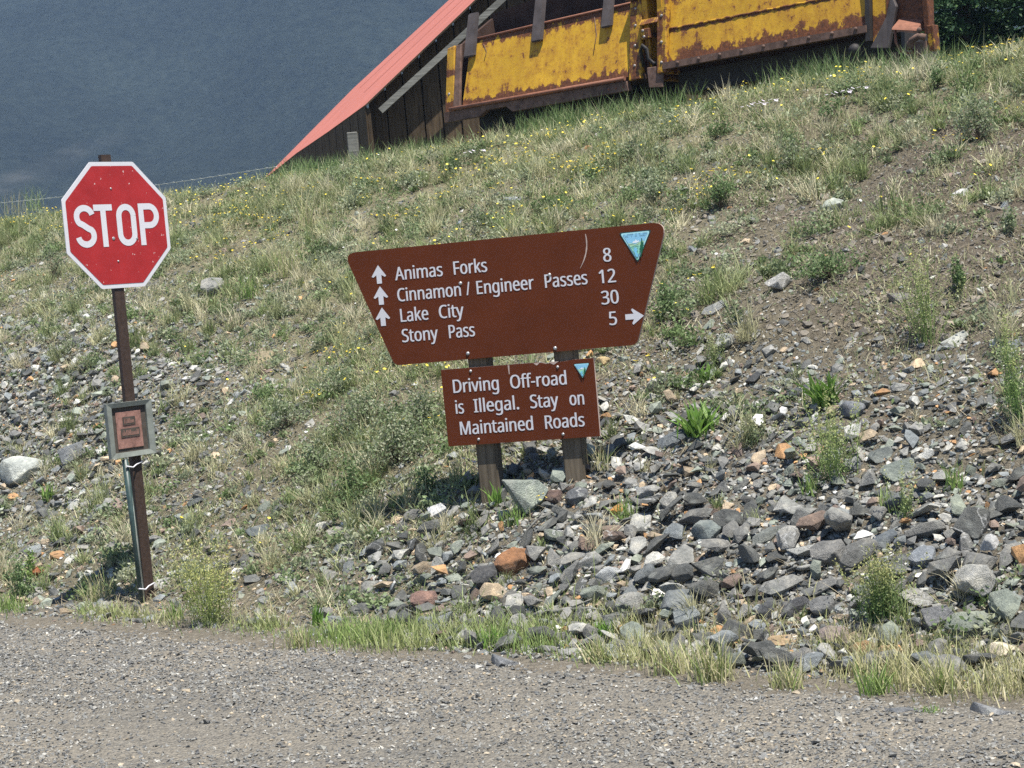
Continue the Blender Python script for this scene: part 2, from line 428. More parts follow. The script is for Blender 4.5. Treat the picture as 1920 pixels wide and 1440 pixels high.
quads = np.stack([idx[:-1, :-1], idx[:-1, 1:], idx[1:, 1:], idx[1:, :-1]], -1).reshape(-1, 4)[:, ::-1]
V = np.stack([X, Y, Z], -1).reshape(-1, 3)
tag(link("gravel_road", np_mesh("gravel_road", V, [quads], None, True), None, road_material()), kind="structure")

# ------------------------------------------------------------------ the mountainside across the valley
def mountain_mesh():
    gx = np.linspace(-700, 700, 200); gy = np.linspace(0, 1, 110)
    A, B = np.meshgrid(gx, gy, indexing='ij')
    x = A; y = 360 + 330 * B + 40 * fbm(A / 160, B * 2 + 4, 3)
    h = 185 * B ** 0.9 + 18 * fbm(A / 90 + 3, B * 4, 5) + 14 * np.abs(fbm(A / 55 + 8, B * 1.2, 3)) 
    z = 1.0 + h * np.clip(B * 6, 0, 1)
    n0, n1 = A.shape; idx = np.arange(n0 * n1).reshape(n0, n1)
    q = np.stack([idx[:-1, :-1], idx[1:, :-1], idx[1:, 1:], idx[:-1, 1:]], -1).reshape(-1, 4)
    return np_mesh("mountain", np.stack([x, y, z], -1).reshape(-1, 3), [q], None, True)
CHUTES = []
for q_ in ((-40, 385, 200, 235, 2.8, 0.34),):
    A_ = CAM + sight(q_[0], q_[1]) * 415; B_ = CAM + sight(q_[2], q_[3]) * 437
    CHUTES.append((A_[0], A_[2], B_[0], B_[2], q_[4], q_[5]))
def mountain_material():
    m, t, b = mat("mountain_forest", 1.0, 0.0)
    c = coords(t)
    n1 = noise(t, 0.35, 6, 0.75, c); n2 = noise(t, 0.022, 5, 0.6, c)
    r0 = ramp(t, n1.outputs[0], [(0.3, (0.012, 0.018, 0.016)), (0.7, (0.040, 0.050, 0.040))])
    big_ = ramp(t, n2.outputs[0], [(0.35, (0.78,) * 3), (0.65, (1.3,) * 3)])
    r = nd(t, "ShaderNodeMix"); r.data_type = 'RGBA'; r.blend_type = 'MULTIPLY'; r.inputs[0].default_value = 1.0
    t.links.new(r0.outputs[0], r.inputs[6]); t.links.new(big_.outputs[0], r.inputs[7])
    # avalanche chutes: pale scree strips slanting down the face, at real places on the slope
    sep = nd(t, "ShaderNodeSeparateXYZ"); t.links.new(c, sep.inputs[0])
    wob = noise(t, 0.03, 4, 0.6, c); brk = noise(t, 0.05, 4, 0.7, c)
    a = r.outputs[2]
    for x0_, z0_, x1_, z1_, wd_, amt in CHUTES:
        L_ = math.hypot(x1_ - x0_, z1_ - z0_); ux, uzz = (x1_ - x0_) / L_, (z1_ - z0_) / L_
        nx = nd(t, "ShaderNodeVectorMath", operation='DOT_PRODUCT'); t.links.new(c, nx.inputs[0]); nx.inputs[1].default_value = (-uzz, 0, ux)
        off = nd(t, "ShaderNodeMath", operation='MULTIPLY_ADD'); t.links.new(wob.outputs[0], off.inputs[0]); off.inputs[1].default_value = 10.0; off.inputs[2].default_value = uzz * x0_ - ux * z0_ - 5.0
        s1 = nd(t, "ShaderNodeMath", operation='ADD'); t.links.new(nx.outputs["Value"], s1.inputs[0]); t.links.new(off.outputs[0], s1.inputs[1])
        ab = nd(t, "ShaderNodeMath", operation='ABSOLUTE'); t.links.new(s1.outputs[0], ab.inputs[0])
        dv = nd(t, "ShaderNodeMath", operation='DIVIDE'); t.links.new(ab.outputs[0], dv.inputs[0]); dv.inputs[1].default_value = wd_ * 3
        fr = ramp(t, dv.outputs[0], [(0.15, (amt,) * 3), (0.5, (0, 0, 0))])
        bk = ramp(t, brk.outputs[0], [(0.40, (0.2,) * 3), (0.6, (1,) * 3)])
        ml = nd(t, "ShaderNodeMath", operation='MULTIPLY'); t.links.new(fr.outputs[0], ml.inputs[0]); t.links.new(bk.outputs[0], ml.inputs[1])
        hx = nd(t, "ShaderNodeMapRange"); t.links.new(sep.outputs[0], hx.inputs[0]); hx.inputs[1].default_value = x1_ + 4; hx.inputs[2].default_value = x1_ - 12
        m2 = nd(t, "ShaderNodeMath", operation='MULTIPLY'); t.links.new(ml.outputs[0], m2.inputs[0]); t.links.new(hx.outputs[0], m2.inputs[1])
        a = mix(t, m2.outputs[0], a, (0.17, 0.165, 0.15))
    t.links.new(a, b.inputs["Base Color"]); bump(t, b, n1.outputs[0], 1.0, 3.0)
    return m
tag(link("mountain", mountain_mesh(), None, mountain_material()), kind="structure")
hz = Solid().box(-1700, 1700, -1700, 1700, -1.6, 232).mesh("haze")
hm = bpy.data.materials.new("haze_air"); hm.use_nodes = True
ht = hm.node_tree; ht.nodes.remove(ht.nodes["Principled BSDF"])
pv = nd(ht, "ShaderNodeVolumePrincipled"); pv.inputs["Color"].default_value = (0.35, 0.52, 0.80, 1); pv.inputs["Density"].default_value = 0.00056; pv.inputs["Anisotropy"].default_value = 0.0
ht.links.new(pv.outputs[0], ht.nodes["Material Output"].inputs["Volume"])
tag(link("haze", hz, None, hm), kind="stuff")
# letter outlines for the painted sign legends: advance width and contours, cap height = 200 units
GLYPHS = {
    '-': (90, '11,64 11,86 79,86 79,64'),
    '.': (75, '37,-4 33,-3 29,-2 25,1 22,4 21,9 20,15 21,21 22,26 25,30 37,34 42,33 46,32 50,30 53,26 54,21 55,15 54,9 53,4 50,1 46,-2 42,-3'),
    '/': (104, '3,0 77,200 101,200 27,0'),
    '0': (160, '80,-3 59,0 43,9 30,25 21,45 16,70 14,100 14,121 17,139 20,156 26,170 33,182 41,191 52,198 65,202 80,203 100,200 117,191 130,176 139,156 145,130 146,100 146,80 144,61 140,45 134,31 127,19 118,10 108,3 95,-1;80,18 93,20 104,27 112,39 117,54 120,75 122,100 120,125 117,146 112,162 104,173 93,180 80,182 66,180 55,173 48,162 43,146 39,125 38,100 39,75 43,55 48,39 55,27 66,20'),
    '1': (160, '75,0 75,140 76,159 76,174 68,167 59,159 38,141 25,158 79,200 99,200 99,0'),
    '2': (160, '13,0 13,20 66,73 91,100 98,108 103,116 107,123 110,131 112,139 112,148 111,158 108,167 103,173 95,178 87,181 77,182 68,181 59,180 51,177 44,173 36,168 29,163 16,179 24,185 33,191 43,196 53,200 65,202 77,203 94,201 109,197 121,189 130,178 136,165 138,150 137,139 135,130 131,120 126,111 120,102 113,93 105,84 96,75 86,65 45,24 45,22 146,22 146,0'),
    '3': (160, '68,-3 57,-3 48,-2 38,0 30,2 21,4 13,8 13,31 21,27 30,24 40,21 49,19 59,18 68,18 84,19 97,23 107,28 113,36 117,46 118,57 117,69 112,78 104,84 93,89 79,92 62,93 43,93 43,114 63,114 78,115 90,118 100,124 107,132 111,141 113,152 112,161 109,168 103,174 96,179 87,181 76,182 66,182 57,180 49,177 41,174 34,170 26,165 14,182 21,187 30,192 40,197 51,200 63,202 76,203 95,201 111,197 123,189 131,179 136,167 138,153 137,141 133,130 127,121 119,114 108,109 97,105 97,104 111,101 123,96 132,89 139,80 143,69 144,57 143,46 141,35 136,26 130,18 121,10 111,5 99,1 84,-2'),
    '5': (160, '69,-3 59,-2 50,-2 40,0 32,2 24,5 18,8 18,31 25,28 33,24 42,22 52,20 61,19 70,18 84,19 95,23 105,29 113,37 118,48 119,61 118,73 114,83 107,91 97,97 85,101 69,102 51,101 35,98 22,106 30,200 130,200 130,178 51,178 46,120 59,122 77,123 96,121 113,116 126,107 136,96 142,81 144,64 142,45 135,28 125,15 110,5 91,-1'),
    '8': (160, '81,-3 61,-1 44,3 31,11 21,22 16,35 14,51 14,60 16,68 19,75 24,81 29,87 35,92 41,97 48,101 55,104 46,110 38,117 30,125 25,133 21,144 20,155 21,165 24,174 28,181 34,188 41,193 49,197 59,200 69,202 80,203 96,201 111,197 123,190 132,181 138,169 140,155 139,147 137,140 135,134 131,128 126,123 121,118 102,106 110,102 117,97 124,93 130,87 136,82 140,75 144,68 146,61 146,52 144,36 138,23 128,12 115,4 99,-1;81,115 90,120 98,125 105,130 111,137 114,145 115,154 114,163 111,170 106,175 98,180 90,182 80,183 70,182 61,180 54,175 49,170 45,163 44,154 45,148 46,142 49,137 53,132 57,128 62,125;80,17 93,18 103,21 111,26 117,34 121,42 122,52 121,61 117,69 111,76 102,82 92,88 80,93 76,94 64,89 55,83 47,76 42,69 39,60 38,51 39,42 42,33 48,26 56,21 67,18'),
    'A': (179, '0,0 78,201 101,201 179,0 153,0 129,62 49,62 25,0;58,84 121,84 99,145 96,153 92,165 89,175 85,158 80,145'),
    'B': (182, '27,0 27,200 84,200 107,199 126,195 141,189 152,180 158,167 160,150 159,139 156,130 150,121 143,114 133,109 122,106 122,105 130,103 138,101 145,97 151,93 157,88 161,82 164,75 166,67 167,57 165,40 159,26 148,15 134,7 117,2 97,0;52,115 89,115 105,116 116,119 125,123 130,130 133,138 134,148 133,158 129,165 123,171 113,175 101,178 85,178 52,178;52,21 93,21 109,22 121,26 130,32 135,39 139,48 140,59 139,69 135,77 129,84 120,90 107,93 91,94 52,94'),
    'C': (177, '109,-3 90,-1 73,3 58,10 45,19 35,31 27,46 22,62 18,80 17,100 18,120 22,137 28,154 37,168 48,180 61,190 76,197 94,201 113,203 133,201 152,198 168,191 158,170 138,177 130,179 122,180 113,181 93,178 76,171 62,159 52,143 46,123 44,100 46,77 51,57 61,41 74,29 92,22 113,19 138,22 161,27 161,5 137,-1 129,-2 119,-3'),
    'D': (204, '27,0 27,200 89,200 108,199 126,195 141,189 155,180 166,169 175,156 182,140 186,122 187,102 186,78 180,58 172,40 160,26 145,14 127,6 106,2 83,0;52,22 80,22 115,27 140,41 156,66 161,101 159,125 152,145 141,160 126,170 107,176 85,178 52,178'),
    'E': (156, '27,0 27,200 139,200 139,178 52,178 52,115 134,115 134,94 52,94 52,22 139,22 139,0'),
    'F': (145, '27,0 27,200 139,200 139,178 52,178 52,107 134,107 134,85 52,85 52,0'),
    'G': (204, '113,-3 93,-1 76,3 61,10 47,19 37,31 28,45 22,62 18,80 17,100 18,120 23,138 29,154 39,169 51,180 65,190 81,197 100,201 121,203 132,202 142,201 153,200 162,197 172,194 180,191 171,169 147,177 138,179 129,180 119,181 97,178 79,171 63,159 52,143 46,123 43,100 44,85 47,71 51,58 57,47 65,37 75,29 88,24 102,20 119,19 141,20 158,24 158,83 114,83 114,106 183,106 183,8 172,4 161,2 150,0 139,-2 126,-3'),
    'H': (208, '27,0 27,200 52,200 52,115 155,115 155,200 180,200 180,0 155,0 155,93 52,93 52,0'),
    'I': (95, '11,0 11,15 35,20 35,180 11,185 11,200 83,200 83,185 60,180 60,20 83,15 83,0'),
    'L': (147, '27,0 27,200 52,200 52,22 140,22 140,0'),
    'M': (254, '27,0 27,200 64,200 126,36 127,36 190,200 227,200 227,0 202,0 202,123 203,152 204,175 203,175 136,0 115,0 50,175 48,175 50,152 50,121 50,0'),
    'N': (213, '27,0 27,200 56,200 163,34 164,34 163,48 163,68 162,87 162,200 186,200 186,0 156,0 49,166 48,166 50,142 50,112 50,0'),
    'O': (219, '110,-3 90,-1 73,3 58,10 45,20 35,32 27,46 22,63 18,81 17,101 18,120 22,138 27,154 35,169 45,180 58,190 73,197 90,202 110,203 129,202 146,197 160,190 173,181 183,169 191,154 197,138 201,120 202,100 201,80 197,62 191,46 183,32 173,20 160,10 146,3 129,-1;110,19 130,21 147,29 159,41 168,57 173,77 175,100 173,124 168,143 159,160 147,171 130,179 110,181 89,179 73,171 60,160 51,143 45,124 44,100 45,77 51,57 60,41 72,29 89,21'),
    'P': (169, '27,0 27,200 80,200 104,198 123,193 137,185 147,173 153,158 155,141 154,130 152,120 148,110 142,101 133,93 123,87 110,82 94,79 75,78 52,78 52,0;52,99 73,99 90,100 104,104 115,109 123,116 128,127 129,140 128,152 124,161 117,169 107,174 94,177 78,178 52,178'),
    'R': (174, '27,0 27,200 82,200 105,198 123,194 137,186 147,175 153,161 155,143 155,133 153,124 149,117 145,110 140,104 134,100 128,96 122,92 115,90 170,0 141,0 92,83 52,83 52,0;52,104 82,104 97,105 109,108 118,114 124,121 128,131 129,142 128,154 124,163 117,170 108,174 96,177 81,178 52,178'),
    'S': (154, '69,-3 58,-3 48,-2 38,0 29,2 21,4 14,7 14,31 22,28 30,25 39,23 49,21 60,19 70,19 84,20 95,23 104,28 110,34 114,42 115,51 115,57 114,63 111,68 108,72 103,76 97,80 89,84 80,88 68,92 53,99 40,107 30,115 23,125 18,137 17,152 18,162 20,171 25,179 31,186 39,192 47,197 58,200 69,202 81,203 91,202 101,201 111,200 120,197 128,195 136,192 128,170 105,178 97,179 89,180 80,181 69,180 59,177 52,173 47,167 43,160 42,152 43,145 44,140 46,135 50,130 54,126 60,123 67,119 76,115 86,111 97,107 107,102 116,97 123,92 129,86 134,80 138,72 140,63 141,54 138,37 132,23 121,12 107,4 90,-1'),
    'T': (156, '65,0 65,178 3,178 3,200 153,200 153,178 90,178 90,0'),
    'U': (205, '101,-3 79,-1 60,6 45,18 34,32 27,50 25,71 25,200 50,200 50,70 52,55 56,43 63,32 74,25 87,21 103,19 119,21 132,25 142,33 149,44 153,56 154,71 154,200 179,200 179,71 178,57 176,45 171,33 164,23 156,14 145,7 133,1 118,-2'),
    'a': (157, '60,-3 47,-2 36,2 26,8 19,17 14,28 13,42 15,56 21,67 31,76 44,83 63,88 85,90 110,90 110,99 109,111 107,119 102,125 96,130 88,132 79,133 72,132 64,131 57,129 37,121 29,140 36,143 44,146 53,149 62,151 71,152 81,153 97,151 111,147 121,141 129,131 133,118 134,102 134,0 117,0 112,21 111,21 104,14 97,8 90,3 82,0 72,-2;66,17 78,18 88,22 97,28 104,36 109,47 110,60 110,73 88,73 71,71 58,68 49,64 43,58 40,50 38,41 39,34 42,28 46,23 52,20 58,18'),
    'd': (172, '77,-3 60,-1 45,6 32,17 23,32 17,51 15,75 17,98 23,118 32,133 45,144 60,151 77,153 88,152 98,150 106,146 113,142 119,137 124,131 125,131 125,142 124,153 124,213 148,213 148,0 129,0 125,20 124,20 119,14 113,9 106,4 98,0 88,-2;81,18 95,19 106,23 114,31 120,41 123,54 124,70 124,75 123,92 120,106 115,118 107,126 96,131 81,132 69,131 59,125 51,117 45,105 42,91 41,74 42,58 45,44 51,32 59,24 69,19'),
    'e': (158, '88,-3 74,-2 61,1 50,6 40,13 31,21 25,32 19,44 16,58 15,74 16,90 19,104 24,116 30,127 38,136 47,143 57,149 69,152 82,153 94,152 105,149 115,145 124,138 131,130 136,121 140,110 143,98 144,85 144,70 41,70 43,55 47,42 54,32 63,24 75,20 89,18 98,19 106,19 114,21 137,29 137,7 114,0 106,-2 97,-3;41,90 118,90 117,102 114,112 109,121 102,127 93,131 82,133 71,132 61,128 54,121 48,113 44,102'),
    'f': (96, '31,0 31,131 4,131 4,143 31,151 31,160 32,177 36,191 43,202 53,209 65,213 79,214 96,213 108,209 102,190 92,193 80,194 72,193 66,190 61,186 58,179 56,171 55,160 55,150 93,150 93,131 55,131 55,0'),
    'g': (172, '81,-67 61,-66 43,-63 27,-58 27,-35 43,-42 62,-45 83,-47 95,-46 105,-42 113,-35 119,-27 123,-17 124,-4 124,1 124,11 125,20 124,20 112,7 96,0 77,-3 59,-1 44,6 32,18 23,33 17,52 15,75 17,97 23,116 32,132 44,144 59,151 77,153 87,152 96,150 104,147 111,143 118,137 124,130 125,130 129,150 148,150 148,-3 147,-22 141,-38 132,-51 119,-60 102,-65;81,17 95,19 106,23 114,30 120,39 123,52 124,69 124,75 123,93 120,108 114,119 105,126 94,131 80,132 69,131 59,126 51,117 46,106 42,92 41,75 42,57 45,43 51,32 59,24 69,19'),
    'i': (72, '36,175 26,179 24,182 22,186 22,191 22,196 24,200 26,203 36,206 46,203 49,200 50,196 51,191 50,186 49,182 46,179;24,0 24,150 48,150 48,0'),
    'k': (150, '24,0 24,213 48,213 48,102 48,90 47,77 48,77 53,84 60,92 66,99 114,150 143,150 82,86 147,0 117,0 65,70 48,55 48,0'),
    'l': (72, '24,0 24,213 48,213 48,0'),
    'm': (262, '24,0 24,150 44,150 47,130 49,130 54,137 60,143 68,147 76,150 84,152 93,153 114,150 129,142 139,128 140,128 146,136 153,142 161,147 170,150 179,152 189,153 204,151 217,147 227,140 234,129 238,115 239,98 239,0 215,0 215,97 211,116 201,128 184,132 171,131 161,127 153,120 148,110 145,98 144,83 144,0 119,0 119,97 116,116 106,128 89,132 75,131 64,126 57,118 52,108 49,94 48,78 48,0'),
    'n': (173, '24,0 24,150 44,150 47,130 49,130 54,137 61,143 69,147 78,150 87,152 96,153 113,151 126,147 137,140 144,129 149,115 150,98 150,0 126,0 126,96 124,112 118,123 107,130 92,132 78,131 66,126 58,118 53,108 50,94 48,78 48,0'),
    'o': (169, '84,-3 72,-2 60,1 49,6 39,13 31,22 24,33 19,45 16,60 15,75 17,98 24,117 34,133 48,144 65,151 85,153 98,152 110,149 121,144 131,137 139,128 146,118 150,105 153,91 154,75 152,52 146,33 135,18 121,6 104,-1;85,18 99,19 110,25 118,33 124,45 128,59 129,75 128,92 124,106 118,117 110,125 99,131 85,132 71,131 60,125 51,117 46,106 42,92 41,75 42,59 46,45 51,33 60,25 71,19'),
    'r': (116, '24,0 24,150 44,150 47,123 48,123 53,131 59,138 67,144 75,149 84,152 94,153 103,153 111,151 108,129 100,130 92,131 85,130 77,128 71,124 64,119 59,114 54,107 51,99 49,90 48,80 48,0'),
    's': (134, '62,-3 52,-3 43,-2 35,0 15,7 15,29 36,21 45,19 53,18 62,17 74,18 83,20 89,23 94,28 97,33 98,39 95,49 84,58 61,68 36,80 29,84 24,88 20,93 17,99 15,105 14,113 16,125 21,135 30,143 41,148 55,152 71,153 80,153 88,152 96,150 118,143 110,123 90,130 83,132 76,132 69,133 60,132 52,131 46,128 41,124 39,120 38,115 41,104 54,96 76,86 101,75 107,71 112,66 116,61 119,56 121,49 122,41 120,28 114,17 105,8 93,2 79,-2'),
    't': (101, '70,-3 62,-2 55,-1 48,1 42,5 36,9 32,15 29,23 26,32 26,44 26,131 4,131 4,143 26,153 36,185 50,185 50,150 94,150 94,131 50,131 50,44 51,36 53,29 57,24 62,20 67,18 74,17 85,18 95,20 95,2 84,-2'),
    'v': (142, '57,0 0,150 26,150 58,62 63,48 68,33 70,22 71,22 75,34 79,48 84,62 116,150 142,150 85,0'),
    'w': (220, '44,0 3,150 29,150 49,70 55,46 59,25 60,25 63,37 66,52 70,66 97,150 124,150 150,66 156,45 160,26 161,26 165,45 171,70 192,150 217,150 175,0 146,0 121,85 114,107 110,125 109,125 106,107 99,85 72,0'),
    'y': (143, '24,-67 12,-67 3,-65 3,-45 11,-46 20,-47 28,-46 35,-44 40,-40 45,-34 49,-28 53,-20 61,-1 0,150 27,150 59,65 67,43 72,24 73,24 78,42 86,65 116,150 143,150 78,-21 72,-34 66,-45 58,-55 48,-62 37,-66'),
}

# ------------------------------------------------------------------ the old shed with the red roof
RED_ROOF = plain("red_roof_paint", (0.43, 0.145, 0.106), 0.65, 0.2, 0.10, 1.2)
OLD_WOOD = wood("weathered_wood", (0.034, 0.024, 0.015), (0.125, 0.088, 0.052))
GREY_WOOD = wood("grey_wood", (0.11, 0.108, 0.095), (0.27, 0.265, 0.235), 0)
def build_shed():
    G = np.array([0, 23.0, 0]); gn = np.array([0.0, -1.0, 0])
    a = on_plane(684, 197, G, gn); b2 = on_plane(890, 0, G, gn)
    rake = (b2 - a) / np.linalg.norm(b2 - a)
    ridge = np.array([-0.26, 1.0, 0.0]); ridge /= np.linalg.norm(ridge)
    nrm = np.cross(rake, ridge); nrm /= np.linalg.norm(nrm)
    if nrm[2] < 0: nrm = -nrm
    R = lambda x, y: on_plane(x, y, a, nrm)
    g = lambda x, y: on_plane(x, y, G, gn)
    base = np.array([a[0], 23.0, 3.3])
    root = tag(empty("wooden_shed", base), "dark board shed with a steep salmon red metal roof behind the ore cars", "shed")
    loc = lambda P: Vector(P) - Vector(base)
    top_near = a + rake * 5.2
    top_far = R(850, 0) + rake * 3.0
    pts = [a, a + rake * 0.03 - nrm * 0.0, top_near, top_far, R(662, 166), R(497, 333), R(510, 324), R(556, 287), R(615, 247)]
    # ragged sheet ends along the low edge
    s_ = Solid(); s_.prism([loc(p) for p in pts], Vector(-nrm) * 0.022)
    roof = s_.build("roof", [RED_ROOF, OLD_WOOD], root)
    for p in roof.data.polygons:
        if p.normal.dot(Vector(nrm)) < 0.5: p.material_index = 1       # bare underside and edges
    for k in (0.36, 0.7):                     # lapped sheet joints
        p0 = a * (1 - k) + R(662, 166) * k; q0 = top_near * (1 - k) + top_far * k
        Solid().rod([loc(p0 + nrm * 0.001 + rake * 0.1), loc(q0 + nrm * 0.001)], 0.003, 5).build("sheet_joint", RED_ROOF, roof)
    # gable wall of upright boards, set back under the rake
    wall = Solid(); back = np.array([0.0, 0.30, 0])
    x0 = a[0] + 0.03; x1 = x0 + 6.2; wdt = 0.235; x = x0; k = 0
    zr = lambda xx: a[2] + (xx - a[0]) * rake[2] / rake[0] + 0.022
    while x < x1:
        j = 0.012 * ((k * 7) % 3)
        xa, xb = x, x + wdt - 0.018
        wall.hexa([loc((xa, 23.30 - j, 3.0)), loc((xb, 23.30 - j, 3.0)), loc((xb, 23.34 - j, 3.0)), loc((xa, 23.34 - j, 3.0)), loc((xa, 23.30 - j, zr(xa))), loc((xb, 23.30 - j, zr(xb))), loc((xb, 23.34 - j, zr(xb))), loc((xa, 23.34 - j, zr(xa)))])
        x += wdt; k += 1
    wall.hexa([loc((x0 + 0.02, 23.37, 3.0)), loc((x1, 23.37, 3.0)), loc((x1, 23.41, 3.0)), loc((x0 + 0.02, 23.41, 3.0)), loc((x0 + 0.02, 23.37, zr(x0))), loc((x1, 23.37, zr(x1))), loc((x1, 23.41, zr(x1))), loc((x0 + 0.02, 23.41, zr(x0)))])
    wall.build("gable_wall", OLD_WOOD, root)
    # low side wall under the slanting sheet edge
    low = [a, R(615, 247), R(556, 287), R(510, 324)]
    sw = Solid()
    for p, q in zip(low[:-1], low[1:]):
        d = np.array([0.0, 0.02, -0.014]); n = 5
        for i in range(n):
            u0, u1 = i / n, (i + 0.93) / n
            A = p * (1 - u0) + q * u0 + d; B = p * (1 - u1) + q * u1 + d
            A0 = A.copy(); A0[2] = 2.9; B0 = B.copy(); B0[2] = 2.9; th = np.array([0.02, 0.04, 0])
            sw.hexa([loc(A0), loc(B0), loc(B0 + th), loc(A0 + th), loc(A), loc(B), loc(B + th), loc(A + th)])
    sw.hexa([loc((a[0] + p_, 23.0 + q_, r_)) for r_ in (2.9, a[2] - 0.035) for p_, q_ in ((0.02, 0.045), (0.06, 0.045), (0.06, 0.40), (0.02, 0.40))])
    sw.build("side_wall", OLD_WOOD, root)
    # grey barge board hanging loose below the rake
    bb = Solid()
    p0 = g(707, 203); p1 = g(712, 206); d2 = g(838, 86) - g(709, 204)
    up = np.array([-rake[2], 0, rake[0]])
    A = g(706, 200) + np.array([0, -0.03, 0]); L = 2.2
    dirb = d2 / np.linalg.norm(d2)
    bb.hexa([loc(A - up * 0.115), loc(A + dirb * L - up * 0.115), loc(A + dirb * L - up * 0.115 + np.array([0, 0.03, 0])), loc(A - up * 0.115 + np.array([0, 0.03, 0])), loc(A - up * 0.035), loc(A + dirb * L - up * 0.035), loc(A + dirb * L - up * 0.035 + np.array([0, 0.03, 0])), loc(A - up * 0.035 + np.array([0, 0.03, 0]))])
    bb.build("barge_board", GREY_WOOD, root)
    post = Solid(); P = on_plane(664, 290, np.array([0, 22.4, 0]), gn)
    post.box(P[0] - base[0] - 0.065, P[0] - base[0] + 0.065, P[1] - 23.0 - 0.06, P[1] - 23.0 + 0.06, -0.4, on_plane(664, 248, np.array([0, 22.4, 0]), gn)[2] - base[2])
    post.bevel(0.01).build("corner_post", GREY_WOOD, root)
    return root
build_shed()

# ------------------------------------------------------------------ the two ore cars on the bench above the bank
YELLOW = rusty_paint("yellow_paint", (0.55, 0.315, 0.026), 0.66, 0.0, ((0.345, 0.10), (1.07, 0.16)))
YELLOW2 = rusty_paint("yellow_paint_worn", (0.53, 0.30, 0.026), 0.68, 5.3, ((0.38, 0.16), (0.72, 0.05)))
YRUST = rusty_paint("rusted_yellow_paint", (0.50, 0.28, 0.025), 1.25, 9.1)
RUST = plain("dark_rust", (0.135, 0.082, 0.062), 0.8, 0.3, 0.45, 14.0)
RUST_RED = plain("red_rust", (0.215, 0.092, 0.056), 0.75, 0.3, 0.3, 16.0)
DARK_IRON = plain("dark_iron", (0.022, 0.019, 0.018), 0.7, 0.4, 0.35, 9.0)
TIMBER = plain("blackened_timber", (0.075, 0.062, 0.060), 0.75, 0.3, 0.3, 8.0)
INNER_RUST = plain("rusty_inside", (0.055, 0.032, 0.024), 0.9, 0.2, 0.4, 6.0)  # dark rust of the plates inside the cars
CAR_S = 8.60
cb = np.array([*to_xy(CAR_S, 0), 0.0]); CN = np.array([NV[0], NV[1], 0.0])
def uz(px, py):
    P = on_plane(px, py, cb, CN); s, t = to_st(P[0], P[1]); return float(t), float(P[2])
CAR_ROT = math.atan2(EV[1], EV[0])
def car_root(u0, label):
    x, y = to_xy(CAR_S, u0)
    return tag(empty("ore_car", (x, y, 3.40), (0, 0, CAR_ROT)), label, "ore car", "yellow ore cars in a row on top of the bank")
Z0 = 3.40
def lean(z): return 0.28 * max(0.0, z - 0.33)        # side sheets lean inwards towards the top

def wheels(root, us):
    for u in us:
        for v in (0.36, 0.98):
            s_ = Solid()
            ring = [Vector((u + 0.19 * cos(a), v - 0.03, 0.13 + 0.19 * sin(a))) for a in np.linspace(0, 2 * pi, 20, endpoint=False)]
            s_.prism(ring, (0, 0.06, 0))
            s_.rod([(u, v - 0.07, 0.13), (u, v + 0.05, 0.13)], 0.05, 10)
            s_.build("wheel", DARK_IRON, root)
def bolts(root, pts, r=0.014, m=None, name="bolt"):
    for (u, v, z) in pts:
        Solid().knob((u, v, z), r).build(name, m or RUST, root)

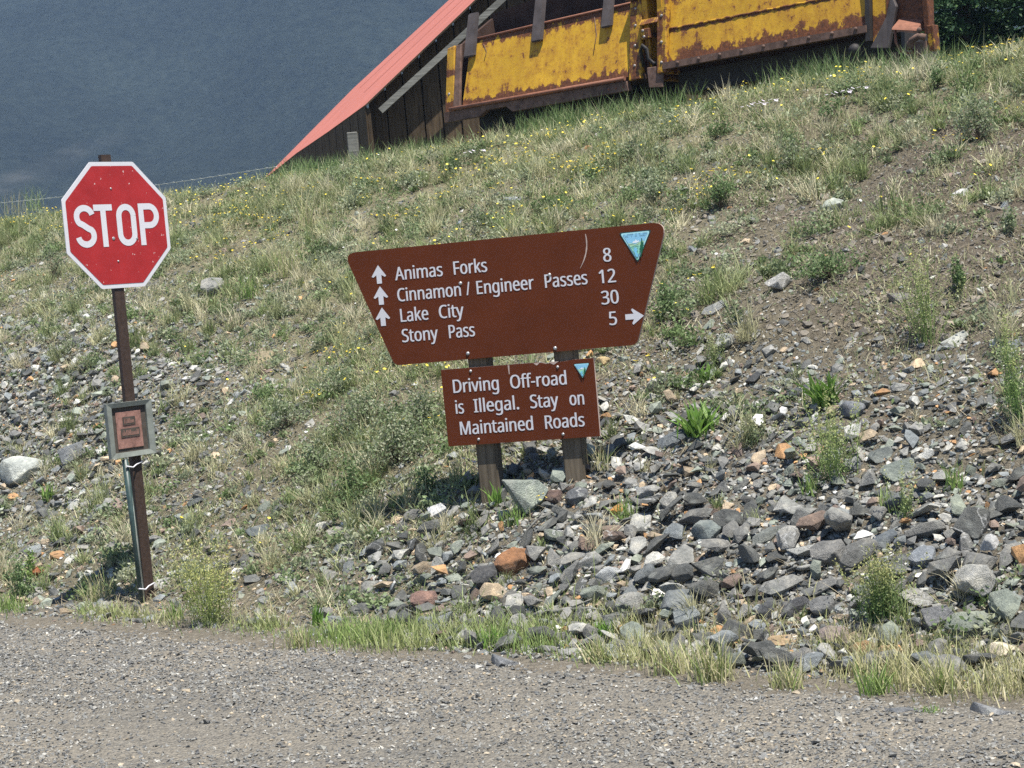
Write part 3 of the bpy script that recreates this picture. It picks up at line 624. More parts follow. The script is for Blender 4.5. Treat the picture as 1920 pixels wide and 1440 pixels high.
def car_one():
    u0 = -3.88
    root = car_root(u0, "smaller yellow ore car with dark timber stakes along its side, beside the red roof")
    q = lambda px, py: (lambda a: (a[0] - u0, a[1] - Z0))(uz(px, py))
    L = -1.10 - u0                                          # 2.78 m
    zb, zt = 0.345, 1.055
    # side sheet
    s_ = Solid()
    poly = [(0.26, zb), (L - 0.26, zb - 0.02), (L - 0.26, zt + 0.02), (0.30, zt)]
    s_.prism([(u, lean(z), z) for u, z in poly], (0, 0.025, 0))
    side = s_.build("side_sheet", YELLOW, root)
    # rusted top lip and weld scars
    Solid().rod([(0.30, lean(zt) - 0.006, zt), (1.4, lean(zt) - 0.01, zt + 0.012), (L - 0.26, lean(zt) - 0.006, zt + 0.02)], 0.013, 6).build("top_lip", RUST_RED, side)
    w_ = Solid()
    for (u, za, zc) in ((0.52, 0.80, 0.98), (2.02, 0.62, 1.03)):
        w_.rod([(u, lean(za) - 0.001, za), (u + 0.02, lean((za + zc) / 2) - 0.001, (za + zc) / 2), (u - 0.03, lean(zc) - 0.001, zc)], 0.005, 5)
    w_.build("weld_scar", RUST, side)
    # inside: far wall, floor and ends
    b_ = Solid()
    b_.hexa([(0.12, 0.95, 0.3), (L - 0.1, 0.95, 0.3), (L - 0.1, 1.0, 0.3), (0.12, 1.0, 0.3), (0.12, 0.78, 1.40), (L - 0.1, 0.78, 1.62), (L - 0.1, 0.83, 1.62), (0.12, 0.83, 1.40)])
    b_.build("far_wall", INNER_RUST, root)
    f_ = Solid(); f_.box(0.1, L - 0.1, 0.02, 1.0, 0.28, 0.33); f_.build("floor_plate", INNER_RUST, root)
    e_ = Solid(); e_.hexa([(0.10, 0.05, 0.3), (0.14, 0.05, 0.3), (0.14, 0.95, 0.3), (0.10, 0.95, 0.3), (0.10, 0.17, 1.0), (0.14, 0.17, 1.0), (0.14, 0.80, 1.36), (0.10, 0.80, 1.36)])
    e_.build("end_plate", INNER_RUST, root)
    # left end post with a rust strip and bolts
    p_ = Solid(); p_.hexa([(0.02, -0.02, 0.30), (0.15, -0.02, 0.30), (0.15, 0.06, 0.30), (0.02, 0.06, 0.30), (0.03, 0.10, 1.00), (0.14, 0.10, 1.02), (0.14, 0.18, 1.02), (0.03, 0.18, 1.00)]); p_.bevel(0.008)
    lp = p_.build("end_post", YELLOW2, root)
    r_ = Solid(); r_.hexa([(0.15, -0.035, 0.30), (0.25, -0.035, 0.30), (0.25, 0.0, 0.30), (0.15, 0.0, 0.30), (0.15, 0.115, 1.02), (0.22, 0.115, 1.02), (0.22, 0.15, 1.02), (0.15, 0.15, 1.02)]); r_.bevel(0.006)
    r_.build("rust_strip", RUST, root)
    bolts(lp, [(0.075, -0.02 + lean(z) * 0.8, z) for z in (0.50, 0.72, 0.95)], 0.019, GREY_BOLT)
    # stakes standing proud of the side
    for (xa, xb, yt, yb) in ((857, 877, 20, 106), (983, 1003, -60, 77), (1114, 1134, -60, 50)):
        ua, _ = q(xa, yb); ub, _ = q(xb, yb); _, z1 = q((xa + xb) / 2, yt); _, z0_ = q((xa + xb) / 2, yb)
        k = Solid()
        k.hexa([(ua, lean(z0_) - 0.06, z0_), (ub, lean(z0_) - 0.06, z0_), (ub, lean(z0_) - 0.004, z0_), (ua, lean(z0_) - 0.004, z0_), (ua + 0.01, lean(z1) - 0.06, z1), (ub - 0.01, lean(z1) - 0.06, z1), (ub - 0.01, lean(z1) - 0.004, z1), (ua + 0.01, lean(z1) - 0.004, z1)])
        k.bevel(0.012, 2); k.build("stake", TIMBER, root)
    # hinge rod and sill under the side
    Solid().rod([(0.12, -0.045, zb - 0.015), (L - 0.30, -0.045, zb - 0.035)], 0.022, 10).build("hinge_rod", RUST_RED, root)
    sill = Solid()
    sill.prism([(0.02, -0.03, 0.31), (L - 0.30, -0.03, 0.285), (L - 0.28, -0.03, 0.19), (0.98, -0.03, 0.19), (0.90, -0.03, 0.255), (0.62, -0.03, 0.255), (0.52, -0.03, 0.20), (0.02, -0.03, 0.20)], (0, 0.07, 0))
    sl_ = sill.build("sill", RUST, root)
    bolts(sl_, [(L - 0.34 - 0.09 * i, -0.032, 0.235) for i in range(3)], 0.014, RUST_RED)
    u_ = Solid(); u_.box(0.2, L - 0.2, 0.35, 0.85, 0.10, 0.279); u_.build("underframe", DARK_IRON, root)
    # right corner post and end with its fittings
    c_ = Solid(); c_.hexa([(L - 0.27, -0.03, 0.28), (L - 0.12, -0.03, 0.28), (L - 0.12, 0.06, 0.28), (L - 0.27, 0.06, 0.28), (L - 0.27, 0.11, 1.075), (L - 0.12, 0.11, 1.075), (L - 0.12, 0.20, 1.075), (L - 0.27, 0.20, 1.075)]); c_.bevel(0.01)
    cp = c_.build("end_post", YRUST, root)
    bolts(cp, [(L - 0.195, -0.03 + (z - 0.28) * 0.176, z) for z in (0.42, 0.62, 0.82, 0.99)], 0.016, GREY_BOLT)
    t_ = Solid(); t_.box(L - 0.30, L + 0.02, 0.07, 0.9, 1.078, 1.11); t_.bevel(0.008).build("top_cap", RUST, root)
    g_ = Solid(); g_.box(L - 0.12, L - 0.06, 0.10, 0.9, 0.27, 1.075); g_.build("end_plate", YELLOW2, root)
    h_ = Solid(); h_.hexa([(L - 0.12, 0.0, 0.80), (L + 0.10, 0.0, 0.80), (L + 0.10, 0.12, 0.80), (L - 0.12, 0.12, 0.80), (L - 0.12, 0.05, 0.86), (L + 0.10, 0.05, 0.86), (L + 0.10, 0.12, 0.86), (L - 0.12, 0.12, 0.86)])
    h_.box(L - 0.08, L + 0.02, -0.02, 0.05, 0.66, 0.76); h_.bevel(0.008)
    hb = h_.build("bracket", YRUST, root); bolts(hb, [(L - 0.05, -0.02, 0.74), (L - 0.04, -0.02, 0.68)], 0.016, GREY_BOLT)
    k_ = Solid(); k_.rod([(L - 0.10, 0.02, 0.40), (L - 0.10, -0.02, 0.55), (L - 0.06, -0.03, 0.60), (L - 0.02, -0.02, 0.56), (L - 0.03, 0.0, 0.47), (L + 0.02, 0.02, 0.41), (L + 0.08, 0.03, 0.42)], 0.018, 8)
    k_.build("coupling_hook", DARK_IRON, root)
    d_ = Solid(); d_.hexa([(L - 0.03, -0.03, 0.18), (L + 0.14, -0.03, 0.16), (L + 0.14, 0.0, 0.16), (L - 0.03, 0.0, 0.18), (L - 0.05, -0.01, 0.38), (L + 0.14, -0.01, 0.37), (L + 0.14, 0.02, 0.37), (L - 0.05, 0.02, 0.38)]); d_.bevel(0.006)
    d_.build("buffer_plate", RUST, root)
    wheels(root, (0.55, L - 0.6))

def car_two():
    u0 = -1.06
    root = car_root(u0, "longer yellow ore car with a welded seam and rivets, end towards the dark trees")
    L = 3.02
    # deep side sheet in two plates with a welded bead between them
    zb, zs, zt = 0.36, 0.725, 1.60
    s_ = Solid(); s_.prism([(u, lean(z) * 0.8, z) for u, z in ((0.16, zb), (2.34, zb - 0.01), (2.34, zs - 0.02), (0.16, zs))], (0, 0.03, 0))
    lo = s_.build("side_sheet", YELLOW2, root)
    s_ = Solid(); s_.prism([(u, lean(z) * 0.8, z) for u, z in ((0.16, zs + 0.003), (2.34, zs - 0.017), (2.34, zt), (0.16, zt))], (0, 0.03, 0))
    s_.build("side_sheet", YELLOW, root)
    bd = [(u, lean(zs) * 0.8 - 0.004, zs - 0.009 * u + 0.003 * sin(u * 40)) for u in np.linspace(0.16, 2.34, 60)]
    Solid().rod(bd, [0.009 + 0.004 * ((i * 7) % 3 == 0) for i in range(60)], 6).build("weld_bead", YRUST, root)
    fl = Solid(); fl.hexa([(0.12, -0.035, zb - 0.03), (2.36, -0.035, zb - 0.04), (2.36, 0.05, zb - 0.04), (0.12, 0.05, zb - 0.03), (0.12, -0.03, zb + 0.035), (2.36, -0.03, zb + 0.025), (2.36, 0.05, zb + 0.025), (0.12, 0.05, zb + 0.035)])
    f_ = fl.build("bottom_flange", RUST, root)
    bolts(f_, [(u, -0.034, zb + 0.006) for u in np.linspace(0.3, 2.26, 9)], 0.019, RUST, "rivet")
    lp = Solid(); lp.hexa([(0.04, -0.035, 0.30), (0.155, -0.035, 0.30), (0.155, 0.06, 0.30), (0.04, 0.06, 0.30), (0.04, 0.16, 1.60), (0.155, 0.16, 1.60), (0.155, 0.26, 1.60), (0.04, 0.26, 1.60)]); lp.bevel(0.008)
    p_ = lp.build("end_post", YRUST, root); bolts(p_, [(0.10, -0.035 + (z - 0.3) * 0.15, z) for z in (0.40, 0.60, 0.86)], 0.017, GREY_BOLT)
    e_ = Solid(); e_.box(0.05, 0.10, 0.06, 1.0, 0.3, 1.6); e_.build("end_plate", YELLOW2, root)
    bx = Solid(); bx.box(0.12, 2.30, 0.28, 1.05, 0.31, 1.6); bx.build("body", INNER_RUST, root)
    uf = Solid(); uf.box(0.1, 2.55, 0.25, 1.0, 0.10, 0.308); uf.build("underframe", DARK_IRON, root)
    rp = Solid(); rp.hexa([(2.345, -0.03, 0.24), (2.39, -0.03, 0.24), (2.39, 0.06, 0.24), (2.345, 0.06, 0.24), (2.345, 0.15, 1.6), (2.39, 0.15, 1.6), (2.39, 0.25, 1.6), (2.345, 0.25, 1.6)])
    rp.build("end_post", DARK_IRON, root)
    ep = Solid(); ep.hexa([(2.395, 0.02, 0.22), (2.53, 0.02, 0.22), (2.53, 0.07, 0.22), (2.395, 0.07, 0.22), (2.395, 0.2, 1.6), (2.53, 0.2, 1.6), (2.53, 0.25, 1.6), (2.395, 0.25, 1.6)])
    ep.build("end_sheet", YELLOW2, root)
    er = Solid(); er.hexa([(2.533, 0.03, 0.36), (2.97, 0.03, 0.30), (2.97, 0.08, 0.30), (2.533, 0.08, 0.36), (2.533, 0.2, 1.6), (2.97, 0.2, 1.6), (2.97, 0.25, 1.6), (2.533, 0.25, 1.6)])
    er.build("end_sheet", RUSTED, root)
    gs = Solid(); gs.prism([(2.40, -0.06, 0.17), (2.58, -0.06, 0.14), (2.67, -0.02, 0.50), (2.62, 0.0, 0.62), (2.56, -0.02, 0.42)], (0.0, 0.05, 0)); gs.bevel(0.006)
    gs.build("gusset", TIMBER, root)
    sh = Solid(); sh.hexa([(2.66, -0.13, 0.285), (2.90, -0.13, 0.235), (2.90, 0.05, 0.245), (2.66, 0.05, 0.295), (2.66, -0.11, 0.31), (2.90, -0.11, 0.26), (2.90, 0.06, 0.36), (2.66, 0.06, 0.41)]); sh.bevel(0.006)
    sh.build("angle_plate", RUST_RED, root)
    hs = Solid(); hs.rod([(2.66, -0.05, 0.30), (2.67, -0.08, 0.18), (2.72, -0.10, 0.09), (2.80, -0.09, 0.06), (2.88, -0.07, 0.08)], 0.012, 8); hs.build("hose", RUST_RED, root)
    cl = Solid()
    cl.rod([(2.80, -0.10, 0.10), (2.85, -0.13, 0.16), (2.92, -0.13, 0.19), (2.97, -0.10, 0.17)], 0.03, 8)
    cl.box(2.86, 2.98, -0.12, -0.02, 0.04, 0.14); cl.knob((2.83, -0.12, 0.13), 0.04); cl.knob((2.93, -0.13, 0.24), 0.025)
    cl.build("coupling", RUST, root)
    lg = Solid(); lg.box(2.985, 3.05, -0.10, 0.0, 0.05, 0.27); lg.bevel(0.006).build("bracket", YRUST, root)
    cr = Solid(); cr.box(2.93, 2.985, -0.04, 0.06, 0.21, 1.6); cr.bevel(0.006).build("corner_bar", RUSTED, root)
    rl = Solid(); rl.knob((2.24, -0.05, 0.18), 0.06, flat=0.9); rl.build("roller", DARK_IRON, root)
    for (u, za) in ((2.62, -0.5), (2.83, -0.5)):
        Solid().box(u - 0.025, u + 0.025, -0.05, 0.0, za, 0.10).build("leg", RUST, root)
    wheels(root, (0.55, 2.2))
RUSTED = rusty_paint("rust_with_paint_traces", (0.45, 0.24, 0.03), 2.0, 3.7)
GREY_BOLT = plain("bare_bolt", (0.30, 0.27, 0.25), 0.5, 0.5, 0.3, 30, 0.3)
car_one(); car_two()

# ------------------------------------------------------------------ lettering
def lettering(lines, name, material, parent, bold=0.0, y=-0.001):
    """lines: (text, x0, x1, baseline, cap height, x-scale); x1 None = natural spacing. One object per word group, in the plate's own x-z plane."""
    for text, x0, x1, zb, cap, xs in lines:
        cu = bpy.data.curves.new(name, 'CURVE'); cu.dimensions = '2D'; cu.fill_mode = 'FRONT'
        k = cap / 200.0; kx = k * xs
        x0 += bold; x1 = None if x1 is None else x1 - bold
        nat = sum(GLYPHS[c][0] for c in text if c != ' ') * kx; nsp = text.count(' ')
        sp = ((x1 - x0 - nat) / nsp) if (x1 is not None and nsp) else 95 * kx
        if x1 is not None and not nsp: kx *= (x1 - x0) / nat
        x = x0
        for ch in text:
            if ch == ' ': x += sp; continue
            adv, cs = GLYPHS[ch]
            for con in cs.split(';'):
                pts = [tuple(map(int, p.split(','))) for p in con.split()]
                s_ = cu.splines.new('POLY'); s_.points.add(len(pts) - 1); s_.use_cyclic_u = True
                for p, (a, b) in zip(s_.points, pts): p.co = (x + a * kx, zb + b * k, 0, 1)
            x += adv * kx
        tmp = bpy.data.objects.new(name, cu); COL.objects.link(tmp)
        me = bpy.data.meshes.new_from_object(tmp.evaluated_get(bpy.context.evaluated_depsgraph_get()))
        COL.objects.unlink(tmp); bpy.data.objects.remove(tmp)
        bm_ = bmesh.new()
        for q, dx in enumerate((-bold, 0.0, bold) if bold else (0.0,)):
            t_ = me.copy(); t_.transform(Matrix(((1, 0, 0, dx), (0, 0, -1, y - 0.0002 * q), (0, 1, 0, 0), (0, 0, 0, 1)))); bm_.from_mesh(t_); bpy.data.meshes.remove(t_)
        for f in bm_.faces: f.material_index = 0
        bm_.to_mesh(me); bm_.free(); me.name = name; me.materials.clear()
        link(name, me, parent, material)

def flat_poly(bm_, pts, y, mi):
    f = bm_.faces.new([bm_.verts.new((a, y, b)) for a, b in pts]); f.material_index = mi
    f.normal_update()
    if f.normal.y > 0: f.normal_flip()
def round_poly(pts, r, n=5):
    out = []
    m = len(pts); rr = r if isinstance(r, (list, tuple)) else [r] * m
    for i in range(m):
        p = Vector(pts[i]); a = Vector(pts[i - 1]) - p; b = Vector(pts[(i + 1) % m]) - p
        ang = a.angle(b); d = rr[i] / math.tan(ang / 2)
        s0 = p + a.normalized() * d; s1 = p + b.normalized() * d
        for k in range(n + 1):
            t = k / n
            out.append(tuple((s0 * (1 - t) ** 2 + p * 2 * t * (1 - t) + s1 * t * t)))
    return out

def sign_paint(name, col, chips=(0.6, 0.6, 0.58), amount=0.0, rough=0.5, var=0.10):
    m, t, b = mat(name, rough, 0.16)
    c = coords(t); n = noise(t, 5, 6, 0.7, c); n2 = noise(t, 38, 3, 0.6, c)
    r = ramp(t, n.outputs[0], [(0.3, tuple(x * (1 - var) for x in col)), (0.7, tuple(min(1, x * (1 + var)) for x in col))])
    a = r.outputs[0]
    if amount > 0:
        f = ramp(t, n2.outputs[0], [(0.75 - amount, (0, 0, 0)), (0.77 - amount, (1, 1, 1))])
        a = mix(t, f.outputs[0], a, chips)
    t.links.new(a, b.inputs["Base Color"]); bump(t, b, n2.outputs[0], 0.08, 0.002)
    return m
BROWN = sign_paint("brown_sign_face", (0.104, 0.025, 0.008), rough=0.7, var=0.12)
WHITE = sign_paint("white_legend", (0.62, 0.61, 0.63), rough=0.5, var=0.04)
EDGE_WOOD = plain("bare_board_edge", (0.46, 0.36, 0.31), 0.8, 0.2, 0.2, 20)
POST_WOOD = wood("grey_post_wood", (0.075, 0.060, 0.042), (0.20, 0.162, 0.115))
EM = [plain("emblem_" + n_, c_, 0.45, 0.4, 0.05, 30) for n_, c_ in (("border", (0.012, 0.05, 0.05)), ("rim", (0.42, 0.75, 0.80)), ("sky", (0.26, 0.56, 0.76)), ("snow", (0.78, 0.84, 0.88)), ("hill", (0.42, 0.66, 0.42)), ("meadow", (0.28, 0.66, 0.48)), ("river", (0.20, 0.55, 0.75)), ("tree", (0.012, 0.12, 0.06)), ("ink", (0.03, 0.10, 0.16)))]
def emblem(cx, cz_top, wd, ht, y, parent, small=False):
    """triangular badge: blue sky, snowy peak, hills, winding river, dark conifer"""
    bm_ = bmesh.new()
    P = lambda a, b: (cx + (a - 0.5) * wd, cz_top - b * ht)
    tri = lambda g_: round_poly([P(-g_, -g_ * 0.6), P(0.5, 1 + g_ * 1.1), P(1 + g_, -g_ * 0.6)], 0.055 * wd)
    flat_poly(bm_, tri(0.05), y, 0); flat_poly(bm_, tri(0.0), y - 0.0012, 1)
    edge = lambda b, i=0.035: (0.5 * b + i + 0.02, 1 - 0.5 * b - i - 0.02)     # left/right limits at depth b
    def band(top, b1, mi, yy, inset=0.035):
        lo = [P(edge(b1)[0], b1), P(edge(b1)[1], b1)]
        up = [P(min(max(a, edge(b)[0]), edge(b)[1]), b) for a, b in top]
        flat_poly(bm_, lo + up, yy, mi)
    band([(1, 0.05), (0, 0.05)], 0.45, 2, y - 0.0024)
    band([(1, 0.30), (0.85, 0.33), (0.72, 0.30), (0.6, 0.35), (0.48, 0.41), (0.36, 0.37), (0.22, 0.36), (0, 0.38)], 0.93, 4, y - 0.0036)
    band([(1, 0.47), (0.55, 0.45), (0, 0.47)], 0.94, 5, y - 0.0048)
    flat_poly(bm_, [P(0.38, 0.36), P(0.42, 0.29), P(0.46, 0.31), P(0.50, 0.24), P(0.55, 0.30), P(0.60, 0.28), P(0.62, 0.33), P(0.50, 0.37)], y - 0.0030, 3)
    flat_poly(bm_, [P(0.42, 0.52), P(0.50, 0.52), P(0.54, 0.60), P(0.50, 0.68), P(0.56, 0.76), P(0.53, 0.86), P(0.46, 0.82), P(0.44, 0.70), P(0.40, 0.62)], y - 0.0060, 6)
    if not small:
        for k in (0, 1):
            bb = 0.40 + 0.10 * k
            pts = [(0.24 + 0.05 * k, bb + 0.01), (0.36, bb - 0.005), (0.48, bb + 0.045 - 0.06 * k), (0.60, bb + 0.0)]
            flat_poly(bm_, [P(a, b) for a, b in pts] + [P(a, b + 0.014) for a, b in pts[::-1]], y - 0.0066, 8)
    tr = [(0.715, 0.22), (0.69, 0.22), (0.685, 0.33), (0.65, 0.40), (0.67, 0.40), (0.62, 0.50), (0.65, 0.50), (0.59, 0.61), (0.64, 0.59), (0.60, 0.71), (0.65, 0.68), (0.63, 0.78), (0.60, 0.87), (0.64, 0.84), (0.655, 0.78), (0.70, 0.68), (0.70, 0.62), (0.77, 0.56), (0.73, 0.50), (0.77, 0.48), (0.74, 0.42), (0.755, 0.40), (0.725, 0.33)]
    flat_poly(bm_, [P(a, b) for a, b in tr], y - 0.0072, 7)
    me = bpy.data.meshes.new("emblem"); bmesh.ops.triangulate(bm_, faces=bm_.faces); bm_.to_mesh(me); bm_.free()
    return link("emblem", me, parent, EM)

def arrow_up(cx, ztip, h, wd, y, parent, right=False):
    bm_ = bmesh.new(); sw = wd * 0.17; hh = h * 0.60
    pts = [(0, 0), (wd / 2, -hh), (wd * 0.40, -hh - 0.006), (sw, -hh + 0.006), (sw, -h), (-sw, -h), (-sw, -hh + 0.006), (-wd * 0.40, -hh - 0.006), (-wd / 2, -hh)]
    if right: flat_poly(bm_, [(cx + b, ztip - a) for a, b in pts], y, 0)
    else: flat_poly(bm_, [(cx + a, ztip + b) for a, b in pts], y, 0)
    bmesh.ops.triangulate(bm_, faces=bm_.faces)
    me = bpy.data.meshes.new("arrow"); bm_.to_mesh(me); bm_.free()
    return link("arrow", me, parent, WHITE)

def panel(poly, y0, th, name, root):
    s_ = Solid(); s_.prism([(a, y0, b) for a, b in poly], (0, th, 0))
    me = s_.mesh(name)
    for p in me.polygons:
        if abs(p.normal.y) < 0.5: p.material_index = 1
    return link(name, me, root, [BROWN, EDGE_WOOD])

def direction_sign():
    base = Vector((0.04, 10.12, 0.0))
    root = tag(empty("direction_sign", base, (0, 0, radians(-16))), "brown trail board with white place names above a smaller off-road warning board on two posts", "sign")
    for ua, ub, top in ((-0.288, -0.171, 1.88), (0.212, 0.330, 1.88)):
        x = (ua + ub) / 2
        s_ = Solid(); s_.box(ua, ub, 0.0, 0.115, 0.25, top); s_.bevel(0.008, 2); s_.build("post", POST_WOOD, root)
    # upper board
    poly = round_poly([(-0.955, 1.966), (-0.712, 1.305), (0.694, 1.309), (0.918, 1.961)], [0.052, 0.048, 0.05, 0.062], 7)
    up = panel(poly, -0.031, 0.03, "sign_board", root)
    y = -0.0325
    def words(row, xa, xb, ua, ub, zb, cap, to):
        f = lambda x: ua + (x - xa) * (ub - ua) / (xb - xa)
        lettering([(w_, f(p), f(q), zb, cap, 0.83) for w_, p, q in row], "lettering", WHITE, to, 0.0019, y)
    words([("Animas", 363, 628), ("Forks", 677, 868)], 365, 868, -0.6583, -0.1109, 1.7845, 0.0735, up)
    words([("Cinnamon", 372, 735), ("/", 758, 780), ("Engineer", 808, 1127), ("Passes", 1177, 1414)], 374, 1413, -0.66, 0.4533, 1.6640, 0.0735, up)
    words([("Lake", 386, 550), ("City", 599, 738)], 388, 735, -0.6564, -0.2768, 1.5480, 0.0735, up)
    words([("Stony", 398, 599), ("Pass", 651, 801)], 400, 800, -0.6547, -0.2176, 1.4325, 0.0735, up)
    lettering([("8", 0.545, None, 1.7762, 0.0735, 0.88), ("12", 0.508, None, 1.6608, 0.0735, 0.88), ("30", 0.5140, None, 1.5445, 0.0735, 0.88), ("5", 0.546, None, 1.4283, 0.0735, 0.88)], "lettering", WHITE, up, 0.0019, y)
    for zt in (1.8800, 1.7600, 1.6395): arrow_up(-0.7562, zt, 0.105, 0.088, y, up)
    arrow_up(0.7476, 1.4645, 0.104, 0.09, y, up, right=True)
    emblem(0.739, 1.9205, 0.166, 0.160, y, up)
    lettering([("U.S. DEPARTMENT OF THE INTERIOR", 0.672, 0.806, 1.9075, 0.0075, 0.52), ("BUREAU OF LAND MANAGEMENT", 0.682, 0.796, 1.8965, 0.0065, 0.52)], "emblem_lettering", EM[8], up, 0.0, y - 0.0035)
    for u, z in ((-0.2732, 1.338), (0.2331, 1.327), (-0.279, 1.733), (0.238, 1.733)): Solid().knob((u, -0.031, z), 0.011).build("bolt", STEEL, up)
    sc = bmesh.new(); arc = [(0.462 + 0.010 * sin(k / 9 * 2.6) - 0.052 * (k / 9) ** 2, 1.938 - 0.185 * k / 9) for k in range(10)]
    ww = [0.002, 0.003, 0.004, 0.003, 0.0045, 0.0035, 0.004, 0.003, 0.002, 0.001]
    for i in range(9): flat_poly(sc, [(arc[i][0] - ww[i], arc[i][1]), (arc[i][0] + ww[i], arc[i][1]), (arc[i + 1][0] + ww[i + 1], arc[i + 1][1]), (arc[i + 1][0] - ww[i + 1], arc[i + 1][1])], y, 0)
    me = bpy.data.meshes.new("scratch"); sc.to_mesh(me); sc.free(); link("scratch", me, up, EDGE_WOOD)
    # lower board, top edge chipped
    low = [(-0.4431, 1.2585), (-0.4385, 0.824), (0.4420, 0.823), (0.4440, 1.2565), (0.33, 1.2565), (0.25, 1.250), (0.225, 1.246), (0.205, 1.251), (0.175, 1.245), (0.155, 1.252), (0.12, 1.256), (0.0, 1.2575)]
    lo = panel(low, -0.026, 0.025, "warning_board", root)
    y = -0.0275
    def rows(row, xa, xb, ua, ub, zb):
        f = lambda x: ua + (x - xa) * (ub - ua) / (xb - xa)
        lettering([(w_, f(p), f(q), zb, 0.0745, 0.83) for w_, p, q in row], "lettering", WHITE, lo, 0.0020, y)
    rows([("Driving", 671, 936), ("Off-road", 987, 1302)], 672, 1300, -0.3865, 0.286, 1.1232)
    rows([("is", 686, 741), ("Illegal.", 789, 1046), ("Stay", 1097, 1254), ("on", 1309, 1397)], 687, 1395, -0.3812, 0.3745, 1.0052)
    rows([("Maintained", 709, 1124), ("Roads", 1174, 1397)], 710, 1395, -0.3678, 0.3634, 0.8845)
    emblem(0.3735, 1.2300, 0.086, 0.080, y, lo, True)
    for u, z in ((-0.268, 1.238), (0.236, 1.222), (-0.258, 0.852), (0.233, 0.848)): Solid().knob((u, -0.026, z), 0.009).build("bolt", STEEL, lo)
    ch = Solid()
    for a, b, c2 in ((-0.05, -0.04, 0.05), (0.10, 0.135, 0.012), (0.185, 0.245, 0.016)):
        ch.prism([(a, -0.0266, 1.2535), (b, -0.0266, 1.2535), ((a + b) / 2 + 0.003, -0.0266, 1.2535 - c2), ((a + b) / 2 - 0.002, -0.0266, 1.2535 - c2)], (0, 0.004, 0))
    ch.build("chipped_edge", EDGE_WOOD, lo)
    return root
STEEL = plain("dull_steel", (0.42, 0.42, 0.42), 0.4, 0.5, 0.15, 30, 0.5)
direction_sign()

# ------------------------------------------------------------------ the stop sign
RED = sign_paint("red_sign_face", (0.36, 0.028, 0.030), (0.60, 0.42, 0.40), 0.055, 0.5, 0.16)
POST_BROWN = plain("brown_steel_post", (0.048, 0.030, 0.022), 0.6, 0.35, 0.35, 40)
def stroke(bm_, path, hw, y):
    path = [Vector(p) for p in path]; L_ = []; R_ = []
    for i, p in enumerate(path):
        d = (path[min(i + 1, len(path) - 1)] - path[max(i - 1, 0)]).normalized(); n = Vector((-d.y, d.x))
        L_.append(p + n * hw); R_.append(p - n * hw)
    for i in range(len(path) - 1): flat_poly(bm_, [L_[i], L_[i + 1], R_[i + 1], R_[i]], y, 0)
def arc(cx, cz, rx, rz, a0, a1, n=14):
    return [(cx + rx * cos(radians(a0 + (a1 - a0) * k / n)), cz + rz * sin(radians(a0 + (a1 - a0) * k / n))) for k in range(n + 1)]
